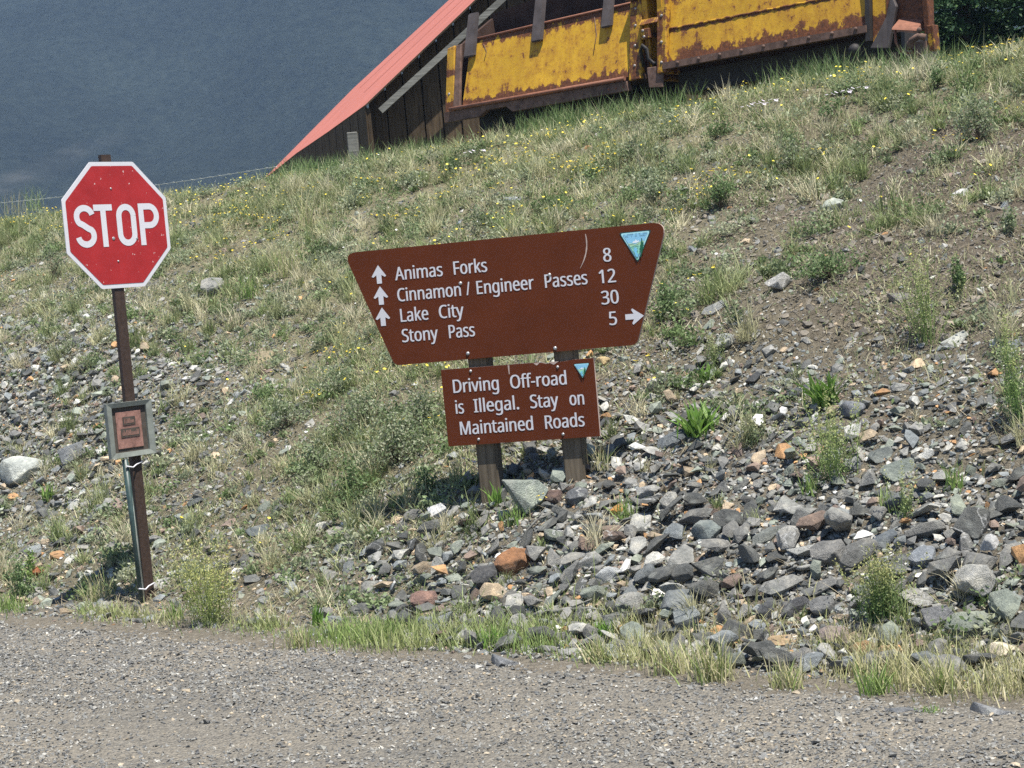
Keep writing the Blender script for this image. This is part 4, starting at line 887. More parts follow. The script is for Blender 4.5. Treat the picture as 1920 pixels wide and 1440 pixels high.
def stop_sign():
    base = Vector((-2.275, 10.76, 0.0))
    root = tag(empty("stop_sign", base, (0, 0, radians(47))), "red octagonal stop sign with white border on a thin brown post by the road edge", "road sign")
    s_ = Solid()
    u, t_, d_ = 0.034, 0.004, 0.030
    s_.prism([(-u, 0.0, -0.4), (u, 0.0, -0.4), (u, d_, -0.4), (u - t_, d_, -0.4), (u - t_, t_, -0.4), (-u + t_, t_, -0.4), (-u + t_, d_, -0.4), (-u, d_, -0.4)], (0.0, 0, 3.087))
    s_.build("post", POST_BROWN, root).location = (0.0145, 0.003, 0)
    r = 0.369; c = (0.0425, 2.270)
    oc = lambda k, y: [(c[0] + k * r / cos(pi / 8) * cos(pi / 8 + i * pi / 4), c[1] + k * 1.012 * r / cos(pi / 8) * sin(pi / 8 + i * pi / 4)) for i in range(8)]
    s_ = Solid(); s_.prism([(a, -0.004, b) for a, b in round_poly(oc(1, 0), 0.02, 3)], (0, 0.005, 0))
    pn = s_.build("sign_plate", WHITE, root)
    bm_ = bmesh.new(); flat_poly(bm_, round_poly(oc(0.935, 0), 0.02, 3), -0.0055, 0)
    me = bpy.data.meshes.new("red_face"); bm_.to_mesh(me); bm_.free(); link("red_face", me, pn, RED)
    bm_ = bmesh.new(); hw = 0.0185; z0, z1 = 2.143, 2.393; y = -0.007; a = hw
    S_ = arc(-0.184, z1 - 0.068, 0.054, 0.068 - a, 12, 180, 14)[:-1] + arc(-0.184, z1 - 0.068, 0.054, 0.055, 180, 232, 6)[:-1] + [(-0.200, 2.277), (-0.166, 2.255)] + arc(-0.184, z0 + 0.068, 0.054, 0.052, 40, -2, 5) + arc(-0.184, z0 + 0.068, 0.054, 0.068 - a, -8, -172, 14)
    stroke(bm_, S_, hw, y)
    flat_poly(bm_, [(-0.118, z1), (0.012, z1), (0.012, z1 - 0.037), (-0.118, z1 - 0.037)], y, 0)
    flat_poly(bm_, [(-0.053 - hw, z1 - 0.037), (-0.053 + hw, z1 - 0.037), (-0.053 + hw, z0), (-0.053 - hw, z0)], y, 0)
    O_ = arc(0.107, z1 - 0.072, 0.051, 0.072 - a, 0, 180, 16) + arc(0.107, z0 + 0.072, 0.051, 0.072 - a, 180, 360, 16); O_.append(O_[0])
    stroke(bm_, O_, hw, y)
    flat_poly(bm_, [(0.198, z1), (0.198 + 2 * hw, z1), (0.198 + 2 * hw, z0), (0.198, z0)], y, 0)
    P_ = [(0.198 + 2 * hw, z1 - a), (0.275, z1 - a)] + arc(0.275, z1 - 0.075, 0.052, 0.075 - a, 80, -80, 14) + [(0.275, z1 - 0.15 + a), (0.198 + 2 * hw, z1 - 0.15 + a)]
    stroke(bm_, P_, hw, y)
    me = bpy.data.meshes.new("lettering"); bm_.to_mesh(me); bm_.free(); link("lettering", me, pn, WHITE)
    for uu, zz in ((0.020, 2.485), (0.022, 2.055)): Solid().knob((uu, -0.0055, zz), 0.007).build("bolt", STEEL, pn)
    for uu, zz, rr in ((0.004, 2.19, 0.011), (0.17, 2.185, 0.009)): Solid().knob((uu, -0.0065, zz), rr, flat=0.25).build("bullet_dent", STEEL, pn)
    # notice box lower down: grey-green weathered frame round a copper-coloured plate
    s_ = Solid(); cx, cz, hw_, hh = -0.020, 1.060, 0.160, 0.162; iw, ih = 0.122, 0.134
    o4 = [(cx - hw_, cz - hh), (cx + hw_, cz - hh), (cx + hw_, cz + hh), (cx - hw_, cz + hh)]; i4 = [(cx - iw, cz - ih), (cx + iw, cz - ih), (cx + iw, cz + ih), (cx - iw, cz + ih)]
    for k in range(4):
        A, B = o4[k], o4[(k + 1) % 4]; D, Cc = i4[k], i4[(k + 1) % 4]
        s_.hexa([(A[0], -0.03, A[1]), (B[0], -0.03, B[1]), (B[0], 0.0, B[1]), (A[0], 0.0, A[1]), (D[0], -0.022, D[1]), (Cc[0], -0.022, Cc[1]), (Cc[0], 0.0, Cc[1]), (D[0], 0.0, D[1])])
    fr = s_.build("notice_frame", NOTICE_FRAME, root)
    b_ = Solid(); b_.box(cx - iw - 0.01, cx + iw + 0.01, -0.006, -0.001, cz - ih - 0.01, cz + ih + 0.01); b_.build("backing", NOTICE_DARK, fr)
    p_ = Solid(); p_.box(cx - 0.092, cx + 0.088, -0.012, -0.0065, cz - 0.112, cz + 0.106); p_.bevel(0.002).build("notice_plate", COPPER, fr)
    d_ = Solid(); d_.box(cx - 0.046, cx + 0.042, -0.0155, -0.0125, cz + 0.026, cz + 0.074); d_.box(cx - 0.066, cx + 0.066, -0.0155, -0.0125, cz - 0.046, cz + 0.006); d_.build("text_band", NOTICE_DARK, fr)
    # two embossed lines, too worn to read
    ln = Solid()
    rr = random.Random(4)
    for (ua, ub, za, zc) in ((cx - 0.038, cx + 0.034, cz + 0.036, cz + 0.064), (cx - 0.058, cx + 0.058, cz - 0.036, cz - 0.004)):
        uu = ua
        while uu < ub:
            w_ = 0.005; h_ = (zc - za) * (1.0 if rr.random() < 0.4 else 0.62)
            ln.box(uu, uu + w_, -0.0172, -0.0157, za, za + h_); uu += 0.0092
    ln.build("worn_lettering", COPPER, fr)
    # thin conduit strapped beside the lower post
    Solid().rod([(-0.075, -0.01, 0.885), (-0.062, -0.012, 0.45), (-0.052, -0.012, -0.1)], 0.019, 10).build("conduit", CONDUIT, root)
    Solid().rod([(-0.066, -0.022, 0.80), (-0.062, -0.024, 0.5), (-0.052, -0.030, 0.0)], [0.004, 0.008, 0.006], 6).build("pipe_seam", WIRE_PALE, root)
    for zz in (0.845, 0.115):
        Solid().rod([(-0.085, -0.033, zz + 0.0), (-0.04, -0.035, zz - 0.012), (0.0, -0.012, zz + 0.0), (0.045, -0.010, zz + 0.012)], 0.0045, 6).build("strap", WHITE, root)
    return root
NOTICE_FRAME = plain("weathered_grey_frame", (0.19, 0.205, 0.18), 0.8, 0.3, 0.25, 18)
NOTICE_DARK = plain("notice_dark", (0.075, 0.062, 0.050), 0.8, 0.3, 0.3, 25)
COPPER = plain("copper_plate", (0.27, 0.145, 0.115), 0.5, 0.4, 0.4, 35)
CONDUIT = plain("dark_green_conduit", (0.030, 0.055, 0.050), 0.45, 0.5, 0.3, 20)
WIRE_PALE = plain("pale_metal", (0.45, 0.47, 0.42), 0.45, 0.5, 0.2, 20, 0.3)
stop_sign()

# ------------------------------------------------------------------ barbed wire fence along the crest
def wire_fence():
    A = np.array(on_plane(-90, 388, cb - CN * 0.1, CN)); B = np.array(on_plane(520, 312, np.array([0, 22.0, 0]), np.array([0, -1.0, 0])))
    root = tag(empty("wire_fence", (A[0], A[1], ground(A[0], A[1]))), "thin sagging barbed wire strand along the grassy crest behind the stop sign", "fence")
    b0 = Vector(root.location)
    pts = []
    for k in range(40):
        u = k / 39; P = A * (1 - u) + B * u; P[2] -= 0.05 * 4 * u * (1 - u); pts.append(Vector(P) - b0)
    s_ = Solid().rod(pts, 0.0028, 5)
    for i in range(1, 39):
        p = pts[i]; a_ = 0.03
        s_.rod([p + Vector((-a_, 0, 0.014)), p + Vector((a_, 0, -0.012))], 0.0022, 4)
    s_.build("barbed_wire", WIRE_PALE, root)
    for P in (A,):
        q = Vector(P) - b0
        Solid().rod([(q.x, q.y, -0.6), (q.x, q.y, q.z + 0.02)], 0.05, 8).build("post", GREY_WOOD, root)
wire_fence()

# ------------------------------------------------------------------ rocks
MAT_ROCK = rock_material("rock", True)
MAT_RUBBLE = rock_material("rubble_rock", False)
def hull(n, shape, seed, bev=0.0, power=1.0):
    r = np.random.default_rng(seed)
    p = r.normal(size=(n, 3)); p /= np.linalg.norm(p, axis=1)[:, None]
    p = np.sign(p) * np.abs(p) ** power
    p *= (0.80 + 0.28 * r.random((n, 1))) * np.array(shape)
    bm = bmesh.new()
    for q in p: bm.verts.new(q)
    res = bmesh.ops.convex_hull(bm, input=bm.verts)
    bmesh.ops.delete(bm, geom=[v for v in bm.verts if not v.link_faces], context='VERTS')
    bmesh.ops.dissolve_limit(bm, angle_limit=radians(14), verts=bm.verts, edges=bm.edges)
    if bev > 0:
        bmesh.ops.bevel(bm, geom=list(bm.edges), offset=bev, segments=2, affect='EDGES', clamp_overlap=True, profile=0.6)
        bmesh.ops.triangulate(bm, faces=bm.faces)
        bmesh.ops.subdivide_edges(bm, edges=[e for e in bm.edges if e.calc_length() > 0.35], cuts=2, use_grid_fill=True)
        bmesh.ops.triangulate(bm, faces=bm.faces)
        for v in bm.verts:
            c = v.co
            k = fbm(c.x * 2.1 + seed, c.y * 2.1 + c.z * 1.7, 3); k2 = vnoise(c.x * 7 + seed, c.z * 7 + c.y * 6)
            v.co = c * float(1 + 0.10 * k + 0.035 * k2)
    bmesh.ops.triangulate(bm, faces=bm.faces)
    bmesh.ops.recalc_face_normals(bm, faces=bm.faces)
    bm.verts.index_update()
    V = np.array([v.co[:] for v in bm.verts]); Fc = np.array([[v.index for v in f.verts] for f in bm.faces])
    bm.free(); return V, Fc
SHAPES = [("angular", (1.0, 0.72, 0.52), 1.0), ("slab", (1.0, 0.70, 0.26), 0.9), ("blocky", (1.0, 0.82, 0.66), 0.8), ("rounded", (1.0, 0.85, 0.62), 1.0), ("long", (1.0, 0.46, 0.34), 0.95), ("wedge", (1.0, 0.6, 0.42), 1.25)]
big = []
for k in range(24):
    nm_, sh, pw = SHAPES[k % 6]
    V_, F_ = hull(26 if nm_ == "rounded" else 15, sh, 100 + k, 0.055 if nm_ != "rounded" else 0.10, pw)
    me = np_mesh("rock", V_, [F_], None, False)
    me.polygons.foreach_set("use_smooth", np.full(len(me.polygons), nm_ == "rounded"))
    me.materials.append(MAT_ROCK); big.append((nm_, me, sh))
small = [hull(13, SHAPES[k][1], 300 + q_, 0, SHAPES[k][2]) for q_, k in enumerate([0, 1, 1, 5, 4, 0, 1, 3, 5, 0, 1, 2, 5, 4, 1, 0, 5, 1])]
tiny = [hull(8, (1, 0.75, 0.5), 400 + k) for k in range(8)]

PAL = [("dark slate", (0.092, 0.094, 0.087), 32), ("grey", (0.215, 0.212, 0.195), 25), ("blue-grey", (0.185, 0.20, 0.20), 10), ("green-grey", (0.20, 0.222, 0.182), 12),
       ("pale grey", (0.39, 0.385, 0.35), 10), ("tan", (0.37, 0.29, 0.195), 4.5), ("orange", (0.40, 0.225, 0.10), 1.8), ("brown", (0.19, 0.14, 0.11), 5), ("white", (0.62, 0.61, 0.58), 1.1)]
PW = np.array([p[2] for p in PAL]); PW = PW / PW.sum()
def rot_to(n, spin, tilt_x=0.0, tilt_y=0.0):
    q = Vector((0, 0, 1)).rotation_difference(Vector(n))
    return q.to_matrix() @ Matrix.Rotation(spin, 3, 'Z') @ Matrix.Rotation(tilt_x, 3, 'X') @ Matrix.Rotation(tilt_y, 3, 'Y')
placed = []           # (x, y, r)
label_count = {}
def put_rock(k, P, r, colour, spin, n, label, tx=0, ty=0, squash=1.0, sink=0.25, group="loose rocks on the bank", name="rock"):
    nm_, me, sh = big[k]
    o = bpy.data.objects.new(name, me); COL.objects.link(o)
    m3 = rot_to(n, spin, tx, ty)
    o.matrix_world = Matrix.Translation(Vector(P) + Vector(n) * (sh[2] * r * squash * (0.5 - sink) * 1.4)) @ m3.to_4x4() @ Matrix.Diagonal((r, r, r * squash, 1))
    o.color = (*colour, 1)
    tag(o, label, "rock", group)
    return o

# the stones one would notice: picture position of their foot, width, shape, colour, look
KEY = [
 (38, 905, 92, 3, (0.50, 0.52, 0.47), 1.0, "big smooth pale boulder at the far left of the bank", 0.3, 0.0),
 (985, 974, 112, 7, (0.235, 0.265, 0.23), 1.3, "large flat green-grey rock leaning between the two brown sign posts", 0.2, 1.05),
 (968, 1078, 78, 2, (0.27, 0.135, 0.065), 1.0, "rust brown block of rock below the sign posts", 0.6, 0.1),
 (917, 1102, 66, 8, (0.085, 0.085, 0.085), 1.1, "dark blocky rock touching the rust brown block", 1.2, 0.2),
 (826, 972, 46, 14, (0.62, 0.62, 0.62), 1.0, "bright white quartz rock left of the sign posts", 0.5, 0.2),
 (1160, 968, 36, 0, (0.46, 0.23, 0.06), 1.3, "small bright orange stone right of the sign posts", 1.4, 0.5),
 (1141, 1090, 50, 9, (0.44, 0.45, 0.44), 1.0, "pale rounded rock right of the rust brown block", 0.2, 0.0),
 (938, 1250, 84, 7, (0.19, 0.195, 0.20), 1.1, "low grey boulder in the grass at the road edge", 0.1, 0.0),
 (1073, 1228, 54, 1, (0.38, 0.37, 0.34), 1.0, "flat pale stone in the verge grass below the talus", 0.3, 0.1),
 (797, 1208, 32, 3, (0.55, 0.55, 0.53), 1.0, "small round white stone in the verge grass", 0.2, 0.0),
 (490, 682, 66, 13, (0.34, 0.285, 0.185), 1.0, "flat tan slab lying in the flowers left of the brown board", 0.4, 0.3),
 (1566, 398, 44, 2, (0.46, 0.49, 0.42), 1.1, "pale lichen-covered rock alone on the bare upper slope", 0.4, 0.2),
 (1800, 374, 42, 10, (0.52, 0.52, 0.52), 1.0, "long white rock high on the bare slope", 0.8, 0.5),
 (1463, 548, 74, 17, (0.50, 0.485, 0.45), 1.5, "large pale jagged rock behind the right end of the brown board", 0.6, 0.4),
 (1683, 572, 62, 7, (0.22, 0.20, 0.19), 1.0, "grey slab beside the tall feathery plant", 0.2, 0.25),
 (1795, 648, 60, 1, (0.42, 0.43, 0.39), 1.0, "pale flat rock right of the tall feathery plant", 0.5, 0.2),
 (1345, 588, 58, 19, (0.28, 0.285, 0.27), 1.0, "thin grey slab right of the white arrow on the board", 0.3, 0.35),
 (1365, 655, 48, 12, (0.40, 0.41, 0.37), 1.2, "upright pale rock above the dark slabs", 0.6, 0.8),
 (1328, 1014, 66, 3, (0.185, 0.21, 0.20), 1.0, "rounded green-grey boulder in the middle of the talus", 0.2, 0.1),
 (1438, 1020, 64, 10, (0.20, 0.21, 0.19), 1.0, "long slanted grey slab in the talus", 0.7, 0.4),
 (1492, 1154, 62, 6, (0.12, 0.12, 0.125), 1.1, "dark tilted rock with a white streak near the foot of the talus", 0.7, 0.5),
 (1546, 1152, 54, 8, (0.21, 0.21, 0.205), 1.1, "grey angular rock beside the white-streaked one", 0.3, 0.4),
 (1438, 1165, 50, 18, (0.085, 0.088, 0.092), 1.3, "upright dark rock at the foot of the talus", 1.3, 0.8),
 (1568, 1212, 62, 8, (0.31, 0.25, 0.22), 1.0, "pinkish tan block at the edge of the verge grass", 0.2, 0.2),
 (1470, 1212, 74, 13, (0.37, 0.27, 0.16), 1.0, "long tan slab at the edge of the verge grass", 0.3, 0.1),
 (1620, 1232, 56, 9, (0.34, 0.22, 0.11), 1.0, "orange tan stone right of the pinkish block", 0.1, 0.0),
 (1665, 1234, 46, 3, (0.38, 0.27, 0.15), 1.0, "rounded orange tan stone beside another in the verge", 0.3, 0.0),
 (1876, 1234, 54, 3, (0.62, 0.55, 0.42), 1.0, "cream white rounded stone at the right end of the verge", 0.4, 0.0),
 (1852, 1348, 110, 7, (0.19, 0.195, 0.20), 0.9, "low grey boulder at the road edge on the far right", 0.2, 0.0),
 (1765, 1180, 70, 14, (0.20, 0.20, 0.20), 1.1, "jagged grey rock right of the bushy plant at the talus foot", 0.5, 0.3),
 (800, 1142, 58, 8, (0.24, 0.15, 0.12), 1.0, "reddish rock at the foot of the slope under the warning board", 0.4, 0.2),
 (632, 1005, 52, 13, (0.36, 0.34, 0.29), 1.0, "pale speckled stone on the grassy slope between the signs", 0.2, 0.1),
 (75, 1082, 42, 5, (0.33, 0.115, 0.05), 1.2, "small orange red rock left of the stop sign post", 0.9, 0.4),
 (1500, 745, 60, 19, (0.075, 0.082, 0.09), 1.0, "thin dark slab beside the bright leafy plant", 0.2, 0.1),
 (1267, 840, 76, 10, (0.13, 0.145, 0.155), 1.0, "long dark blue-grey slab at the top of the talus", 0.4, 0.1),
 (1597, 782, 52, 3, (0.17, 0.18, 0.195), 1.0, "rounded blue-grey stone right of the bright leafy plant", 0.1, 0.0),
 (1415, 722, 56, 4, (0.065, 0.068, 0.07), 1.0, "long black rock pointing down the slope above the talus", 1.9, 0.3),
 (1131, 686, 30, 3, (0.50, 0.38, 0.20), 1.2, "round tan stone at the corner of the warning board", 0.5, 0.0),
 (145, 868, 62, 14, (0.19, 0.20, 0.205), 1.0, "tilted grey slab between the pale boulder and the stop sign post", 0.9, 0.5),
 (960, 386, 62, 7, (0.25, 0.27, 0.275), 1.1, "grey rock in the grass above the brown board", 0.2, 0.2),
 (404, 552, 50, 8, (0.34, 0.335, 0.31), 1.0, "pale rock in the grass right of the stop sign", 0.2, 0.2),
 (1660, 1026, 68, 1, (0.125, 0.14, 0.15), 1.4, "smooth dark grey rock above the bushy plant", 0.5, 0.1),
 (1733, 1062, 56, 2, (0.27, 0.29, 0.31), 1.1, "blue-grey rock with a pale face right of the bushy plant", 0.3, 0.4),
 (1655, 870, 62, 13, (0.15, 0.165, 0.155), 1.1, "flat dark green-grey rock topping the right talus", 0.2, 0.2),
 (1600, 885, 46, 0, (0.24, 0.25, 0.235), 1.1, "grey wedge-shaped rock below the feathery grass on the talus", 0.5, 0.4),
 (1690, 905, 90, 13, (0.20, 0.225, 0.195), 1.0, "broad green-grey slab lying across the right talus", 0.4, 0.2),
 (1560, 1060, 76, 8, (0.215, 0.21, 0.195), 1.0, "large grey-brown boulder left of the bushy plant", 0.3, 0.1),
 (1295, 1178, 66, 14, (0.25, 0.27, 0.26), 1.1, "pale green-grey rock at the edge of the verge grass", 0.2, 0.1),
 (1690, 1350 - 10, 60, 1, (0.15, 0.155, 0.16), 0.9, "flat dark stone pressed into the road edge", 0.1, 0.0),
 (690, 925, 36, 5, (0.30, 0.17, 0.10), 1.0, "small rusty stone under the grey shrub", 0.3, 0.2),
 (1085, 945, 48, 2, (0.15, 0.155, 0.16), 1.1, "grey rock against the foot of the right sign post", 0.5, 0.3),
 (1040, 945, 44, 8, (0.13, 0.09, 0.075), 0.9, "dark brown stone between the sign posts", 0.2, 0.1),
 (1218, 935, 46, 20, (0.33, 0.33, 0.31), 1.0, "pale pointed stone right of the orange one", 0.4, 0.6),
 (485, 1005, 60, 13, (0.12, 0.135, 0.135), 1.0, "flat dark slab in the grass between stop sign and talus", 0.5, 0.1),
 (365, 955, 44, 4, (0.105, 0.115, 0.118), 1.1, "narrow dark stone right of the stop sign post", 0.8, 0.2),
]
KP, okk = hits([k[0] for k in KEY], [k[1] for k in KEY])
for (px, py, wpx, sh_i, colr, sq, lab, spin, tilt), P in zip(KEY, KP):
    D = np.linalg.norm(P - CAM); r = 0.5 * wpx * D / F
    n = normal(P[0], P[1])
    # turn the long axis across the view
    P2 = P.copy(); P2[:2] += np.array([P[0], P[1]]) / np.linalg.norm(P[:2]) * r * 0.55; P2[2] = ground(P2[0], P2[1])
    put_rock(sh_i, P2, r * 1.04, colr, spin * 0.4, n, lab, tilt, 0.1, sq, 0.18 if tilt < 0.7 else (-0.05 if tilt < 1 else -0.9))
    placed.append((P2[0], P2[1], r * 1.05)); back = np.array([P[0], P[1]]) / np.linalg.norm(P[:2]); placed.append((P2[0] - back[0] * r * 1.1, P2[1] - back[1] * r * 1.1, r * 0.75))

def where(px, py):
    if py > 1150: return "in the strip of rocks along the verge grass" if px > 620 else "in the roadside grass left of the talus"
    if px < 215 and py > 520: return "on the stony slope left of the stop sign post"
    if px < 480 and py > 520: return "on the stony slope right of the stop sign post"
    if px < 850 and py > 640: return "in the sparse grass between the two signs"
    if px < 1240 and py > 830: return "in the talus around the sign post feet"
    if py > 985: return "in the lower right talus"
    if px >= 1240 and py > 790: return "in the middle right talus"
    if px >= 1180 and py > 560: return "on the gravelly slope right of the warning board"
    if px >= 1180: return "on the bare upper right slope"
    if py < 480: return "in the grass of the upper bank"
    return "in the flowering grass behind the brown board"

# throw the rest: sizes from fist to head, thickest in the talus
NC = 190000
s_c = rng.uniform(0.15, 8.2, NC); t_c = rng.uniform(-16, 9.6, NC)
x_c, y_c = to_xy(s_c, t_c); z_c = ground_st(s_c, t_c)
px_c, py_c, Z_c = project(np.stack([x_c, y_c, z_c], -1))
keep = (px_c > -520) & (px_c < 2600) & (py_c < 1650)
d_c = survey(ROCK, x_c, y_c, z_c)
keep &= rng.random(NC) < d_c ** 1.3
s_c, t_c, x_c, y_c, z_c, px_c, py_c, d_c, Z_c = [a[keep] for a in (s_c, t_c, x_c, y_c, z_c, px_c, py_c, d_c, Z_c)]
rad = 0.0155 * (1 - rng.random(len(x_c))) ** -0.50
rad = np.clip(rad, 0.0155, np.where((px_c > 1180) & (py_c > 930), 0.074, 0.058)) * (0.75 + 0.45 * d_c) * np.where(py_c > 950, 1.18, 0.9)
rad = np.where(d_c < 0.35, np.minimum(rad, 0.055), rad)
order = np.argsort(-rad)
cell = {}
def near_ok(x, y, r, f):
    ci, cj = int(x // 0.3), int(y // 0.3)
    for a in (-1, 0, 1):
        for b in (-1, 0, 1):
            for (X_, Y_, R_) in cell.get((ci + a, cj + b), ()):
                if (X_ - x) ** 2 + (Y_ - y) ** 2 < (f * (R_ + r)) ** 2: return False
    return True
for q in placed: cell.setdefault((int(q[0] // 0.3), int(q[1] // 0.3)), []).append(q)
chosen = []
for i in order:
    if near_ok(x_c[i], y_c[i], rad[i], 0.56):
        cell.setdefault((int(x_c[i] // 0.3), int(y_c[i] // 0.3)), []).append((x_c[i], y_c[i], rad[i])); chosen.append(i)
chosen = np.array(chosen)
inview = (px_c[chosen] > 5) & (px_c[chosen] < 1915) & (py_c[chosen] < 1400)
size_px = np.where(inview, rad[chosen] / Z_c[chosen], 0)
rank = chosen[np.argsort(-size_px)]
N_IND = 292 - len(KEY)
rows = {}
for i in rank[:N_IND]:
    k = int(rng.choice(24, p=np.array([3, 3.2, 0.8, 0.8, 1.6, 2.4] * 4) / 47.2)); ci = int(rng.choice(len(PAL), p=PW)); cname, colr, _ = PAL[ci]
    if cname in ('orange', 'white', 'tan') and rng.random() < 0.55: cname, colr, _ = PAL[int(rng.integers(0, 4))]
    colr = np.array(colr) * rng.uniform(0.75, 1.3)
    P = np.array([x_c[i], y_c[i], z_c[i]]); n = normal(P[0], P[1]); P = P + n * rng.random() * 0.45 * rad[i] * (d_c[i] > 0.6)
    sz = "small" if rad[i] < 0.045 else ("large" if rad[i] > 0.066 else "middling")
    shp = {"angular": "angular stone", "slab": "flat slab", "blocky": "blocky stone", "rounded": "rounded stone", "long": "long narrow stone", "wedge": "wedge-shaped stone"}[big[k][0]]
    lab = "%s %s %s %s" % (sz, cname, shp, where(px_c[i], py_c[i]))
    rows.setdefault(lab, []).append((k, P, rad[i], colr, n, px_c[i], py_c[i]))
for lab, items in rows.items():
    for (k, P, r, colr, n, a_, b_) in items:
        g_ = "loose rocks on the bank" if len(items) == 1 else "loose rocks: " + lab
        put_rock(k, P, r * 1.05, colr, rng.uniform(0, 6.28), n, lab, rng.normal(0, 0.32), rng.normal(0, 0.32), rng.uniform(0.7, 1.1), rng.uniform(0.1, 0.4), g_)

def scatter(name, protos, P, r, n_tilt, cols, sink, material, kind="stuff", flat=False):
    VV, FF, CC = [], [], []; off = 0
    ks = rng.integers(len(protos), size=len(P))
    e = 0.05
    zx = (ground(P[:, 0] + e, P[:, 1]) - ground(P[:, 0] - e, P[:, 1])) / (2 * e); zy = (ground(P[:, 0], P[:, 1] + e) - ground(P[:, 0], P[:, 1] - e)) / (2 * e)
    nn = np.stack([-zx, -zy, np.ones(len(P))], -1); nn += rng.normal(0, n_tilt, nn.shape); nn /= np.linalg.norm(nn, axis=1)[:, None]
    th = rng.uniform(0, 2 * pi, len(P)); ref = np.stack([np.cos(th), np.sin(th), np.zeros(len(P))], -1)
    a = ref - nn * (ref * nn).sum(1)[:, None]; a /= np.linalg.norm(a, axis=1)[:, None]; b = np.cross(nn, a)
    for k, (V_, F_) in enumerate(protos):
        I = np.where(ks == k)[0]
        if not len(I): continue
        s = r[I][:, None, None]
        W = (V_[None, :, 0:1] * a[I][:, None] + V_[None, :, 1:2] * b[I][:, None] + V_[None, :, 2:3] * nn[I][:, None]) * s + (P[I] + nn[I] * (r[I] * sink)[:, None])[:, None]
        m = len(V_)
        FF.append((F_[None] + (np.arange(len(I)) * m)[:, None, None] + off).reshape(-1, 3)); VV.append(W.reshape(-1, 3)); CC.append(np.repeat(cols[I], m, axis=0)); off += m * len(I)
    return tag(link(name, np_mesh(name, np.concatenate(VV), FF, np.concatenate(CC)), None, material), kind=kind)
def rock_cols(n, lo=0.7, hi=1.35):
    c = np.array([p[1] for p in PAL])[rng.choice(len(PAL), p=PW, size=n)]
    return c * rng.uniform(lo, hi, (n, 1))
rest = rank[N_IND:]
# second helping of smaller stones filling the gaps
NF = 480000
s2 = rng.uniform(0.05, 8.0, NF); t2 = rng.uniform(-16, 9.6, NF); x2, y2 = to_xy(s2, t2); z2 = ground_st(s2, t2)
p2x, p2y, Z2 = project(np.stack([x2, y2, z2], -1)); d2 = survey(ROCK, x2, y2, z2); so2 = survey(SOIL, x2, y2, z2)
k2 = (p2x > -520) & (p2x < 2600) & (rng.random(NF) < np.maximum(d2 ** 1.1, 0.10 + 0.28 * so2))
x2, y2, z2, d2 = x2[k2], y2[k2], z2[k2], d2[k2]
r2 = (0.007 + 0.015 * rng.random(len(x2)) ** 2) * (0.6 + 0.75 * d2)
P_all = np.concatenate([np.stack([x_c[rest], y_c[rest], z_c[rest]], -1), np.stack([x2, y2, z2], -1)])
r_all = np.concatenate([rad[rest] * 1.05, r2])
P_all[:len(rest), 2] += rng.random(len(rest)) * 0.8 * rad[rest] * (d_c[rest] > 0.6)
so_all = survey(SOIL, P_all[:, 0], P_all[:, 1], P_all[:, 2]); ro_all = survey(ROCK, P_all[:, 0], P_all[:, 1], P_all[:, 2])
rc = rock_cols(len(P_all)); clod = (so_all > 0.55) & (ro_all < 0.5) & (rng.random(len(rc)) < 0.72)
rc[clod] = np.array([0.165, 0.145, 0.115]) * rng.uniform(0.65, 1.5, (int(clod.sum()), 1))       # clods of earth
scatter("rubble", small, P_all, r_all, 0.38, rc, 0.12, MAT_RUBBLE)

# loose gravel on the road
NG = 300000
sg = -rng.random(NG) ** 0.9 * 5.3 + 0.40; tg = rng.uniform(-8, 10.5, NG); xg, yg = to_xy(sg, tg); zg = road_z(np.minimum(sg, 0.16), tg)
pgx, pgy, _ = project(np.stack([xg, yg, zg], -1))
kk = (pgx > -520) & (pgx < 2600) & (pgy < 1640) & (rng.random(NG) < np.clip((0.45 - sg) / 0.6, 0.3, 1) * (1 - 0.55 * np.exp(-((sg + 1.55 + 0.1 * np.sin(tg)) / 0.22) ** 2) - 0.45 * np.exp(-((sg + 2.9) / 0.25) ** 2)) * (0.66 + 0.9 * vnoise(xg * 1.3, yg * 1.3) + 0.35 * np.exp(-((sg + 0.95) / 0.3) ** 2)))
xg, yg, zg = xg[kk], yg[kk], zg[kk]
rg = 0.0055 + 0.0090 * rng.random(len(xg)) ** 2.0 + 0.012 * (rng.random(len(xg)) > 0.985)
gcol = np.array([(0.16, 0.16, 0.152), (0.23, 0.228, 0.21), (0.31, 0.30, 0.27), (0.37, 0.31, 0.225), (0.10, 0.10, 0.098), (0.46, 0.45, 0.41)])[rng.choice(6, p=[0.36, 0.31, 0.14, 0.06, 0.11, 0.02], size=len(xg))] * rng.uniform(0.8, 1.25, (len(xg), 1))
scatter("gravel", tiny, np.stack([xg, yg, zg], -1), rg, 0.35, gcol, 0.25, MAT_RUBBLE)

